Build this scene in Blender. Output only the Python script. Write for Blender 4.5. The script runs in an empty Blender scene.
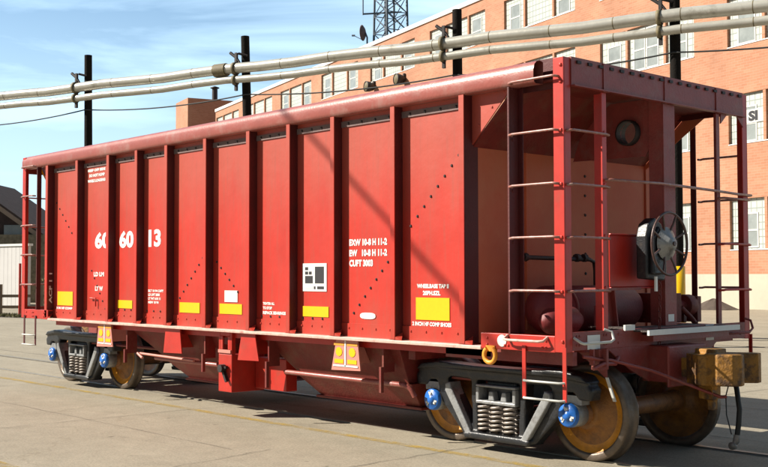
import bpy, math, random
from mathutils import Vector, Matrix
random.seed(7)
R = math.radians
S = bpy.context.scene
COL = S.collection
# ------------------------------------------------------------------ camera
cam = bpy.data.cameras.new("camera"); camo = bpy.data.objects.new("camera", cam); COL.objects.link(camo)
S.camera = camo
YAW, PITCH, ROLL = 0.8321, 0.0379, -0.0020
_f = Vector((-math.sin(YAW)*math.cos(PITCH), math.cos(YAW)*math.cos(PITCH), math.sin(PITCH)))
_r = Vector((math.cos(YAW), math.sin(YAW), 0)); _u = _r.cross(_f)
_c, _s = math.cos(ROLL), math.sin(ROLL)
_r2, _u2 = _c*_r + _s*_u, -_s*_r + _c*_u
camo.matrix_world = Matrix(((_r2.x, _u2.x, -_f.x, 5.9664), (_r2.y, _u2.y, -_f.y, -7.5772), (_r2.z, _u2.z, -_f.z, 1.763), (0, 0, 0, 1)))
cam.sensor_width = 36; cam.lens = 36*1084.09/768; cam.clip_start = 0.1; cam.clip_end = 3000
# ------------------------------------------------------------------ sun and sky
SUN = Vector((0.95, 0.97, -1.0)).normalized()
elev = math.asin(-SUN.z)
W = bpy.data.worlds.new("World"); S.world = W; W.use_nodes = True
nt = W.node_tree; nt.nodes.clear()
def wn(t, **k):
    n = nt.nodes.new(t)
    for a, b in k.items(): setattr(n, a, b)
    return n
sky = wn('ShaderNodeTexSky', sky_type='NISHITA'); sky.sun_disc = False
sky.sun_elevation = elev; sky.sun_rotation = math.atan2(-SUN.x, -SUN.y)
sky.air_density = 1.15; sky.dust_density = 0.5; sky.ozone_density = 2.2
bg = wn('ShaderNodeBackground'); bg.inputs[1].default_value = 0.05
wo = wn('ShaderNodeOutputWorld')
tc = wn('ShaderNodeTexCoord'); mp = wn('ShaderNodeMapping'); mp.inputs['Scale'].default_value = (1.3, 1.3, 9.0)
mp.inputs['Rotation'].default_value = (0.10, 0.16, 0.3)
no = wn('ShaderNodeTexNoise'); no.inputs['Scale'].default_value = 2.6; no.inputs['Detail'].default_value = 7; no.inputs['Roughness'].default_value = 0.52
no.inputs['Distortion'].default_value = 0.5
cr = wn('ShaderNodeValToRGB'); cr.color_ramp.elements[0].position = 0.37; cr.color_ramp.elements[1].position = 0.68
cr.color_ramp.elements[0].color = (0, 0, 0, 1); cr.color_ramp.elements[1].color = (0.9, 0.9, 0.9, 1)
sx = wn('ShaderNodeSeparateXYZ'); mr = wn('ShaderNodeMapRange')
mr.inputs['From Min'].default_value = 0.0; mr.inputs['From Max'].default_value = 0.27; mr.inputs['To Min'].default_value = 0.80; mr.inputs['To Max'].default_value = 0.0
mx2 = wn('ShaderNodeMath', operation='MAXIMUM'); mix = wn('ShaderNodeMixRGB')
mix.inputs[2].default_value = (7.0, 8.8, 10.3, 1)
L = nt.links.new
L(tc.outputs['Generated'], mp.inputs[0]); L(mp.outputs[0], no.inputs[0]); L(no.outputs[0], cr.inputs[0])
L(tc.outputs['Generated'], sx.inputs[0]); L(sx.outputs[2], mr.inputs[0])
L(cr.outputs[0], mx2.inputs[0]); L(mr.outputs[0], mx2.inputs[1]); L(mx2.outputs[0], mix.inputs[0])
vd = wn('ShaderNodeVectorMath', operation='DOT_PRODUCT'); vd.inputs[1].default_value = (-0.35, 0.90, -0.25)
L(tc.outputs['Generated'], vd.inputs[0])
md = wn('ShaderNodeMapRange'); md.interpolation_type = 'SMOOTHSTEP'; md.inputs['From Min'].default_value = -0.35; md.inputs['From Max'].default_value = 0.55; md.inputs['To Min'].default_value = 0.35; md.inputs['To Max'].default_value = 1.42  # sky dimmed behind the camera and brightened ahead, to cut shadow fill
L(vd.outputs['Value'], md.inputs[0])
gm = wn('ShaderNodeVectorMath', operation='SCALE'); L(mix.outputs[0], gm.inputs[0]); L(md.outputs[0], gm.inputs['Scale'])
tn = wn('ShaderNodeMixRGB', blend_type='MULTIPLY'); tn.inputs[0].default_value = 1; tn.inputs[2].default_value = (0.90, 1.0, 1.06, 1); L(gm.outputs[0], tn.inputs[1])
L(sky.outputs[0], mix.inputs[1]); L(tn.outputs[0], bg.inputs[0]); L(bg.outputs[0], wo.inputs[0])
sl = bpy.data.lights.new("sun", 'SUN'); sl.energy = 5.0; sl.angle = R(0.53); sl.color = (1.0, 0.93, 0.82)
so = bpy.data.objects.new("sun", sl); COL.objects.link(so); so.rotation_euler = SUN.to_track_quat('-Z', 'Y').to_euler(); so.location = (-20, -20, 30)
S.view_settings.view_transform = 'Standard'; S.view_settings.look = 'None'
S.view_settings.exposure = 0.98; S.view_settings.gamma = 1; S.view_settings.use_curve_mapping = False
S.render.engine = 'CYCLES'

# ------------------------------------------------------------------ materials
def mat(name, base, rough=0.6, var=0.25, scale=6.0, second=None, amount=0.5, sharp=0.2, metal=0.0, bump=0.15, bscale=40.0, spec=0.5, coat=0.0, streak=False, thresh=0.5):
    k = 0.85 if any(w in name for w in ('white', 'yellow', 'sticker', 'sash', 'coping', 'placard', 'blue')) else 0.60
    base = tuple(c*k for c in base); second = tuple(c*k for c in second) if second else None
    m = bpy.data.materials.new(name); m.use_nodes = True; n = m.node_tree.nodes; l = m.node_tree.links.new
    b = n['Principled BSDF']; b.inputs['Roughness'].default_value = rough; b.inputs['Metallic'].default_value = metal
    b.inputs['Specular IOR Level'].default_value = spec; b.inputs['Coat Weight'].default_value = coat; b.inputs['Coat Roughness'].default_value = 0.15
    g = n.new('ShaderNodeNewGeometry'); mp = n.new('ShaderNodeMapping'); l(g.outputs['Position'], mp.inputs[0])
    if streak: mp.inputs['Scale'].default_value = (1, 1, 0.12)
    t = n.new('ShaderNodeTexNoise'); t.inputs['Scale'].default_value = scale; t.inputs['Detail'].default_value = 8; t.inputs['Roughness'].default_value = 0.62
    l(mp.outputs[0], t.inputs[0])
    r = n.new('ShaderNodeValToRGB'); e = r.color_ramp.elements
    e[0].position = 0.25; e[1].position = 0.75
    e[0].color = tuple(c*(1-var) for c in base)+(1,); e[1].color = tuple(min(1, c*(1+var)) for c in base)+(1,)
    l(t.outputs[0], r.inputs[0]); out = r.outputs[0]
    if second:
        t2 = n.new('ShaderNodeTexNoise'); t2.inputs['Scale'].default_value = scale*0.8; t2.inputs['Detail'].default_value = 9; t2.inputs['Roughness'].default_value = 0.7
        o = n.new('ShaderNodeMapping'); o.inputs['Location'].default_value = (3.1, 7.7, 1.9); l(mp.outputs[0], o.inputs[0]); l(o.outputs[0], t2.inputs[0])
        r2 = n.new('ShaderNodeValToRGB'); r2.color_ramp.elements[0].position = thresh; r2.color_ramp.elements[1].position = min(1, thresh+sharp)
        r2.color_ramp.elements[1].color = (amount,)*3+(1,); r2.color_ramp.elements[0].color = (0, 0, 0, 1)
        l(t2.outputs[0], r2.inputs[0]); mx = n.new('ShaderNodeMixRGB'); l(r2.outputs[0], mx.inputs[0]); l(out, mx.inputs[1]); mx.inputs[2].default_value = tuple(second)+(1,)
        out = mx.outputs[0]
    l(out, b.inputs['Base Color'])
    if bump:
        t3 = n.new('ShaderNodeTexNoise'); t3.inputs['Scale'].default_value = bscale; t3.inputs['Detail'].default_value = 5; l(g.outputs['Position'], t3.inputs[0])
        bp = n.new('ShaderNodeBump'); bp.inputs['Strength'].default_value = bump; bp.inputs['Distance'].default_value = 0.02; l(t3.outputs[0], bp.inputs['Height']); l(bp.outputs[0], b.inputs['Normal'])
    m['col'] = 1
    return m
RED = (0.74, 0.040, 0.020)
def red_side(name):
    """body sheet paint: vivid low down, chalked and sun-faded in blotches and streaks towards the top"""
    m = mat(name, RED, rough=0.42, var=0.12, scale=2.0, bump=0.5, bscale=2.2, spec=0.5, streak=False)
    n = m.node_tree.nodes; l = m.node_tree.links.new; b = n['Principled BSDF']
    src = b.inputs['Base Color'].links[0].from_socket
    g = n.new('ShaderNodeNewGeometry'); s = n.new('ShaderNodeSeparateXYZ'); l(g.outputs['Position'], s.inputs[0])
    mr = n.new('ShaderNodeMapRange'); mr.inputs['From Min'].default_value = 2.05; mr.inputs['From Max'].default_value = 3.35
    mr.interpolation_type = 'SMOOTHSTEP'
    t = n.new('ShaderNodeTexNoise'); t.inputs['Scale'].default_value = 2.2; t.inputs['Detail'].default_value = 6
    mp = n.new('ShaderNodeMapping'); mp.inputs['Scale'].default_value = (2.2, 1, 0.45); l(g.outputs['Position'], mp.inputs[0]); l(mp.outputs[0], t.inputs[0])
    ad = n.new('ShaderNodeMath'); ad.operation = 'MULTIPLY_ADD'; ad.inputs[1].default_value = 1.1; ad.inputs[2].default_value = -0.55
    l(t.outputs[0], ad.inputs[0]); a2 = n.new('ShaderNodeMath'); a2.operation = 'ADD'; l(ad.outputs[0], a2.inputs[0]); l(s.outputs[2], a2.inputs[1]); l(a2.outputs[0], mr.inputs[0])
    ml = n.new('ShaderNodeMath'); ml.operation = 'MULTIPLY'; ml.inputs[1].default_value = 0.52; l(mr.outputs[0], ml.inputs[0])
    mx = n.new('ShaderNodeMixRGB'); l(ml.outputs[0], mx.inputs[0]); l(src, mx.inputs[1]); mx.inputs[2].default_value = (0.34, 0.105, 0.07, 1)
    # fine vertical dust streaks
    t2 = n.new('ShaderNodeTexNoise'); t2.inputs['Scale'].default_value = 7; t2.inputs['Detail'].default_value = 8; t2.inputs['Roughness'].default_value = 0.7
    mp2 = n.new('ShaderNodeMapping'); mp2.inputs['Scale'].default_value = (3, 1, 0.18); l(g.outputs['Position'], mp2.inputs[0]); l(mp2.outputs[0], t2.inputs[0])
    r = n.new('ShaderNodeValToRGB'); r.color_ramp.elements[0].position = 0.5; r.color_ramp.elements[1].position = 0.85; r.color_ramp.elements[1].color = (0.6,)*3+(1,); r.color_ramp.elements[0].color = (0, 0, 0, 1)
    l(t2.outputs[0], r.inputs[0]); m3 = n.new('ShaderNodeMixRGB'); l(r.outputs[0], m3.inputs[0]); l(mx.outputs[0], m3.inputs[1]); m3.inputs[2].default_value = (0.24, 0.07, 0.045, 1)
    # road dust low down
    mr3 = n.new('ShaderNodeMapRange'); mr3.inputs['From Min'].default_value = 1.5; mr3.inputs['From Max'].default_value = 1.05; mr3.inputs['To Max'].default_value = 0.22; l(a2.outputs[0], mr3.inputs[0])
    m4 = n.new('ShaderNodeMixRGB'); l(mr3.outputs[0], m4.inputs[0]); l(m3.outputs[0], m4.inputs[1]); m4.inputs[2].default_value = (0.18, 0.10, 0.065, 1)
    l(m4.outputs[0], b.inputs['Base Color'])
    return m
M = {}
M['side'] = red_side('red side paint')
M['red'] = mat('red paint', (0.70, 0.036, 0.020), 0.42, 0.15, 5, second=(0.33, 0.10, 0.06), amount=0.45, thresh=0.52, bump=0.08, bscale=5)
M['chord'] = mat('faded red chord paint', (0.48, 0.13, 0.105), 0.36, 0.12, 4, second=(0.55, 0.33, 0.29), amount=0.6, thresh=0.5, bump=0.1, streak=False)
M['post'] = mat('post red paint', (0.60, 0.09, 0.06), 0.5, 0.15, 4, second=(0.62, 0.30, 0.25), amount=0.55, thresh=0.5, bump=0.1, streak=True)
M['web'] = mat('shade-dark red web paint', (0.13, 0.010, 0.010), 0.6, 0.2, 4, second=(0.10, 0.03, 0.025), amount=0.5, thresh=0.5)  # red paint with the shade on webs, ladders and recesses put in
M['worn'] = mat('sunlit pink sill edge', (0.95, 0.62, 0.52), 0.5, 0.25, 9, second=(0.5, 0.07, 0.04), amount=0.8, thresh=0.55)  # sun highlight on the sill lip put into the colour as pink-white
M['rung'] = mat('sunlit rung paint', (0.50, 0.20, 0.16), 0.35, 0.2, 20, second=(0.6, 0.5, 0.46), amount=0.8, thresh=0.48, bump=0.05)  # pale sun highlight on the rungs put into the paint colour
M['strip'] = mat('dusty grey flange', (0.26, 0.17, 0.16), 0.8, 0.2, 12)
M['dark'] = mat('dark steel', (0.03, 0.02, 0.02), 0.6, 0.3, 15)
M['end'] = mat('bounce-lit brown-red end paint', (0.84, 0.19, 0.085), 0.6, 0.10, 1.2, spec=0.3, second=(0.88, 0.36, 0.18), amount=0.6, thresh=0.36, sharp=0.35, streak=False, bump=0.12, bscale=8)  # warm bounce light on the end sheets put into a brighter colour
M['under'] = mat('underframe red', (0.26, 0.026, 0.018), 0.6, 0.25, 4, second=(0.26, 0.12, 0.07), amount=0.6, thresh=0.48)
M['endsill'] = mat('end sill red', (0.37, 0.06, 0.05), 0.5, 0.2, 5, second=(0.35, 0.17, 0.14), amount=0.6, thresh=0.5)
M['white'] = mat('white paint', (0.80, 0.79, 0.75), 0.5, 0.06, 9, bump=0.03)
M['stencil'] = mat('white stencil paint', (0.82, 0.80, 0.76), 0.6, 0.04, 30, second=(0.55, 0.12, 0.08), amount=0.5, thresh=0.66, sharp=0.04, bump=0)
M['yellow'] = mat('yellow reflective sheet', (0.88, 0.51, 0.006), 0.35, 0.05, 30, bump=0)
M['pink'] = mat('pink placard', (0.62, 0.24, 0.19), 0.5, 0.08, 20, bump=0)
M['orange'] = mat('orange sticker', (0.85, 0.33, 0.03), 0.5, 0.05, 20, bump=0)
M['black'] = mat('black panel', (0.035, 0.035, 0.04), 0.5, 0.1, 20, bump=0)
M['frame'] = mat('black truck casting', (0.022, 0.024, 0.028), 0.38, 0.3, 14, second=(0.16, 0.12, 0.08), amount=0.5, thresh=0.55, bump=0.2, bscale=60)
M['greysteel'] = mat('worn and sunlit grey steel', (0.42, 0.43, 0.43), 0.38, 0.25, 12, second=(0.12, 0.09, 0.07), amount=0.85, thresh=0.52, metal=0.2, bump=0.2, bscale=50)  # worn grey, also carrying sunlight on the side-frame arms in its colour
M['spring'] = mat('spring steel', (0.48, 0.42, 0.37), 0.45, 0.25, 20, metal=0.3)
M['blue'] = mat('blue bearing cap', (0.015, 0.14, 0.52), 0.35, 0.15, 20, second=(0.05, 0.06, 0.09), amount=0.8, thresh=0.6)
M['rust'] = mat('orange rust wheel web', (0.50, 0.20, 0.03), 0.45, 0.35, 3.5, second=(0.13, 0.06, 0.03), amount=0.9, thresh=0.42, sharp=0.22, bump=0.3)
M['litrim'] = mat('lit rust rim fillet', (0.95, 0.40, 0.03), 0.38, 0.25, 5, second=(0.30, 0.12, 0.03), amount=0.7, thresh=0.52, sharp=0.2, bump=0.2)  # orange crescent of light on the wheel put into the rust colour
M['tyre'] = mat('worn wheel rim', (0.24, 0.19, 0.15), 0.42, 0.2, 14, second=(0.20, 0.12, 0.06), amount=0.6, thresh=0.5, metal=0.5)
M['axle'] = mat('rusty axle', (0.42, 0.18, 0.06), 0.55, 0.3, 10, second=(0.08, 0.05, 0.03), amount=0.8, thresh=0.5)
M['couple'] = mat('rusty ochre coupler', (0.44, 0.20, 0.022), 0.65, 0.35, 7, second=(0.07, 0.035, 0.02), amount=0.9, thresh=0.46, sharp=0.12, bump=0.6, bscale=30)
M['hose'] = mat('black rubber hose', (0.015, 0.015, 0.017), 0.5, 0.2, 20)
M['tank'] = mat('maroon tank', (0.24, 0.026, 0.028), 0.55, 0.2, 6)
M['wood'] = mat('creosoted timber', (0.018, 0.015, 0.013), 0.95, 0.35, 6, streak=True, bump=0.6, bscale=25, spec=0.15)
M['pipe'] = mat('pale grey pipe lagging', (0.70, 0.68, 0.60), 0.33, 0.12, 1.6, second=(0.30, 0.27, 0.20), amount=0.6, thresh=0.56, sharp=0.1, metal=0.25, bump=0.25, bscale=6)
M['clamp'] = mat('rusty clamp', (0.20, 0.16, 0.09), 0.7, 0.3, 12, second=(0.4, 0.34, 0.12), amount=0.7, thresh=0.5)
M['wire'] = mat('cable', (0.03, 0.032, 0.035), 0.7, 0.2, 10, bump=0)
M['coping'] = mat('white coping', (0.78, 0.78, 0.76), 0.6, 0.06, 3, bump=0)
M['glassdark'] = mat('window pane', (0.42, 0.46, 0.45), 0.12, 0.25, 1.2, bump=0, spec=0.8)
M['sash'] = mat('white sash', (0.62, 0.62, 0.58), 0.5, 0.05, 5, bump=0)
M['galv'] = mat('galvanised tower steel', (0.13, 0.17, 0.22), 0.6, 0.2, 4, bump=0)
M['basewall'] = mat('cream base render', (0.72, 0.64, 0.50), 0.8, 0.08, 0.6, second=(0.6, 0.45, 0.36), amount=0.4, thresh=0.5, bump=0.1)
M['roof'] = mat('grey roof felt', (0.18, 0.17, 0.16), 0.9, 0.2, 1)
M['housewall'] = mat('dark brown brick', (0.085, 0.055, 0.05), 0.85, 0.3, 4)
M['barge'] = mat('tan barge board', (0.42, 0.32, 0.24), 0.7, 0.1, 3)
M['houseroof'] = mat('brown shingle', (0.12, 0.085, 0.07), 0.9, 0.3, 3)
M['whitewall'] = mat('off white wall sheet', (0.62, 0.61, 0.60), 0.6, 0.06, 0.7, bump=0)
M['stone'] = mat('tan stone course', (0.34, 0.29, 0.19), 0.85, 0.5, 4)
M['fence'] = mat('weathered fence timber', (0.36, 0.28, 0.19), 0.85, 0.2, 4)
M['leaf'] = mat('dry foliage', (0.13, 0.115, 0.035), 0.8, 0.5, 3, second=(0.28, 0.19, 0.05), amount=0.8, thresh=0.5, bump=0)
M['grass'] = mat('dry grass', (0.16, 0.15, 0.05), 0.9, 0.5, 3, second=(0.32, 0.25, 0.12), amount=0.8, thresh=0.5, bump=0)
M['rim'] = mat('brown hand wheel rim', (0.13, 0.07, 0.06), 0.45, 0.3, 20)
M['rail'] = mat('rail steel', (0.36, 0.32, 0.25), 0.5, 0.2, 8, metal=0.15)
M['groove'] = mat('flangeway dirt', (0.16, 0.14, 0.11), 0.95, 0.3, 8)
M['grille'] = mat('platform grating', (0.12, 0.09, 0.08), 0.7, 0.3, 30, bump=0.8, bscale=80)
M['dirt'] = mat('soil heap', (0.12, 0.09, 0.07), 0.95, 0.3, 2)

def brick(name, c1, c2, mortar, rough=0.85):
    m = bpy.data.materials.new(name); m.use_nodes = True; n = m.node_tree.nodes; l = m.node_tree.links.new
    b = n['Principled BSDF']; b.inputs['Roughness'].default_value = rough
    t = n.new('ShaderNodeTexCoord'); sp = n.new('ShaderNodeSeparateXYZ'); cb = n.new('ShaderNodeCombineXYZ')
    l(t.outputs['Object'], sp.inputs[0]); ad = n.new('ShaderNodeMath'); l(sp.outputs[0], ad.inputs[0]); l(sp.outputs[1], ad.inputs[1])
    l(ad.outputs[0], cb.inputs[0]); l(sp.outputs[2], cb.inputs[1])
    bt = n.new('ShaderNodeTexBrick'); l(cb.outputs[0], bt.inputs[0]); bt.inputs['Scale'].default_value = 1
    bt.inputs['Brick Width'].default_value = 0.40; bt.inputs['Row Height'].default_value = 0.135; bt.inputs['Mortar Size'].default_value = 0.011; bt.inputs['Bias'].default_value = -0.1
    bt.inputs['Color1'].default_value = c1+(1,); bt.inputs['Color2'].default_value = c2+(1,); bt.inputs['Mortar'].default_value = mortar+(1,)
    t2 = n.new('ShaderNodeTexNoise'); t2.inputs['Scale'].default_value = 0.35; t2.inputs['Detail'].default_value = 8; l(t.outputs['Object'], t2.inputs[0])
    r = n.new('ShaderNodeValToRGB'); r.color_ramp.elements[0].position = 0.3; r.color_ramp.elements[1].position = 0.7
    r.color_ramp.elements[0].color = (0.78, 0.74, 0.72, 1); r.color_ramp.elements[1].color = (1, 1, 1, 1); l(t2.outputs[0], r.inputs[0])
    mx = n.new('ShaderNodeMixRGB'); mx.blend_type = 'MULTIPLY'; mx.inputs[0].default_value = 1; l(bt.outputs[0], mx.inputs[1]); l(r.outputs[0], mx.inputs[2]); l(mx.outputs[0], b.inputs['Base Color'])
    return m
M['brick'] = brick('orange brick', (0.41, 0.185, 0.103), (0.475, 0.235, 0.14), (0.44, 0.26, 0.175))
def gblock():
    m = bpy.data.materials.new('glass block'); m.use_nodes = True; n = m.node_tree.nodes; l = m.node_tree.links.new
    b = n['Principled BSDF']; b.inputs['Roughness'].default_value = 0.3
    t = n.new('ShaderNodeTexCoord'); sp = n.new('ShaderNodeSeparateXYZ'); cb = n.new('ShaderNodeCombineXYZ')
    l(t.outputs['Object'], sp.inputs[0]); l(sp.outputs[0], cb.inputs[0]); l(sp.outputs[2], cb.inputs[1])
    bt = n.new('ShaderNodeTexBrick'); l(cb.outputs[0], bt.inputs[0]); bt.offset = 0; bt.inputs['Scale'].default_value = 1
    bt.inputs['Brick Width'].default_value = 0.36; bt.inputs['Row Height'].default_value = 0.36; bt.inputs['Mortar Size'].default_value = 0.03
    bt.inputs['Color1'].default_value = (0.46, 0.48, 0.43, 1); bt.inputs['Color2'].default_value = (0.53, 0.53, 0.48, 1); bt.inputs['Mortar'].default_value = (0.27, 0.30, 0.28, 1)
    l(bt.outputs[0], b.inputs['Base Color'])
    return m
M['gblock'] = gblock()

def ground_mat():
    m = bpy.data.materials.new('worn concrete pavement'); m.use_nodes = True; n = m.node_tree.nodes; l = m.node_tree.links.new
    b = n['Principled BSDF']; b.inputs['Roughness'].default_value = 0.9; b.inputs['Specular IOR Level'].default_value = 0.25
    g = n.new('ShaderNodeNewGeometry'); P = g.outputs['Position']
    def noise(sc, det=8, ro=0.6, off=(0, 0, 0), scl=(1, 1, 1)):
        mp = n.new('ShaderNodeMapping'); mp.inputs['Location'].default_value = off; mp.inputs['Scale'].default_value = scl; l(P, mp.inputs[0])
        t = n.new('ShaderNodeTexNoise'); t.inputs['Scale'].default_value = sc; t.inputs['Detail'].default_value = det; t.inputs['Roughness'].default_value = ro; l(mp.outputs[0], t.inputs[0]); return t.outputs[0]
    def ramp(s, a, b_, c0, c1):
        r = n.new('ShaderNodeValToRGB'); e = r.color_ramp.elements; e[0].position = a; e[1].position = b_; e[0].color = c0+(1,); e[1].color = c1+(1,); l(s, r.inputs[0]); return r.outputs[0]
    def mul(a, b_, f=1.0):
        x = n.new('ShaderNodeMixRGB'); x.blend_type = 'MULTIPLY'; x.inputs[0].default_value = f; l(a, x.inputs[1]); l(b_, x.inputs[2]); return x.outputs[0]
    c = ramp(noise(0.55, 10, 0.62, scl=(0.6, 1.5, 1)), 0.3, 0.72, (0.27, 0.238, 0.180), (0.345, 0.307, 0.236))
    c = mul(c, ramp(noise(3.5, 9, 0.7, (4, 2, 0)), 0.34, 0.62, (0.88, 0.875, 0.865), (1.04, 1.035, 1.025)))
    c = mul(c, ramp(noise(38, 6, 0.75), 0.36, 0.60, (0.74, 0.73, 0.72), (1.08, 1.08, 1.08)))
    c = mul(c, ramp(noise(150, 2, 0.6), 0.36, 0.6, (0.80, 0.80, 0.80), (1.06, 1.06, 1.06)))
    c = mul(c, ramp(noise(1.1, 9, 0.72, (9, 1, 0), (0.25, 1.3, 1)), 0.60, 0.72, (1, 1, 1), (0.68, 0.66, 0.64)))
    # spots of oil and tar
    c = mul(c, ramp(noise(2.3, 4, 0.5, (2, 8, 0)), 0.70, 0.73, (1, 1, 1), (0.55, 0.53, 0.50)))
    # thin wandering cracks
    v = n.new('ShaderNodeTexVoronoi'); v.feature = 'DISTANCE_TO_EDGE'; v.inputs['Scale'].default_value = 0.22
    dm = n.new('ShaderNodeMapping'); dm.inputs['Location'].default_value = (1.5, .4, 0)
    dn = n.new('ShaderNodeTexNoise'); dn.inputs['Scale'].default_value = 1.4; dn.inputs['Detail'].default_value = 8; l(P, dn.inputs[0])
    va = n.new('ShaderNodeVectorMath'); va.operation = 'MULTIPLY_ADD'; va.inputs[1].default_value = (0.9, 0.9, 0); l(dn.outputs[1], va.inputs[0]); l(P, va.inputs[2]); l(va.outputs[0], dm.inputs[0]); l(dm.outputs[0], v.inputs[0])
    c = mul(c, ramp(v.outputs[0], 0.0012, 0.0035, (0.86, 0.85, 0.83), (1, 1, 1)))
    l(c, b.inputs['Base Color'])
    bp = n.new('ShaderNodeBump'); bp.inputs['Strength'].default_value = 0.45; bp.inputs['Distance'].default_value = 0.01; l(noise(60, 6, 0.7), bp.inputs['Height']); l(bp.outputs[0], b.inputs['Normal'])
    return m
M['ground'] = ground_mat()
def worn_line():
    m = bpy.data.materials.new('worn yellow line paint'); m.use_nodes = True; n = m.node_tree.nodes; l = m.node_tree.links.new
    b = n['Principled BSDF']; b.inputs['Roughness'].default_value = 0.8
    b.inputs['Base Color'].default_value = (0.40, 0.27, 0.05, 1)
    tr = n.new('ShaderNodeBsdfTransparent'); mx = n.new('ShaderNodeMixShader'); out = n['Material Output']
    g = n.new('ShaderNodeNewGeometry'); t = n.new('ShaderNodeTexNoise'); t.inputs['Scale'].default_value = 3; t.inputs['Detail'].default_value = 12; t.inputs['Roughness'].default_value = 0.85; l(g.outputs['Position'], t.inputs[0])
    r = n.new('ShaderNodeValToRGB'); r.color_ramp.elements[0].position = 0.44; r.color_ramp.elements[1].position = 0.60; r.color_ramp.elements[0].color = (0.08,)*3+(1,); r.color_ramp.elements[1].color = (0.85,)*3+(1,)
    l(t.outputs[0], r.inputs[0]); l(r.outputs[0], mx.inputs[0]); l(tr.outputs[0], mx.inputs[1]); l(b.outputs[0], mx.inputs[2]); l(mx.outputs[0], out.inputs[0])
    return m
M['yline'] = worn_line()

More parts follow.
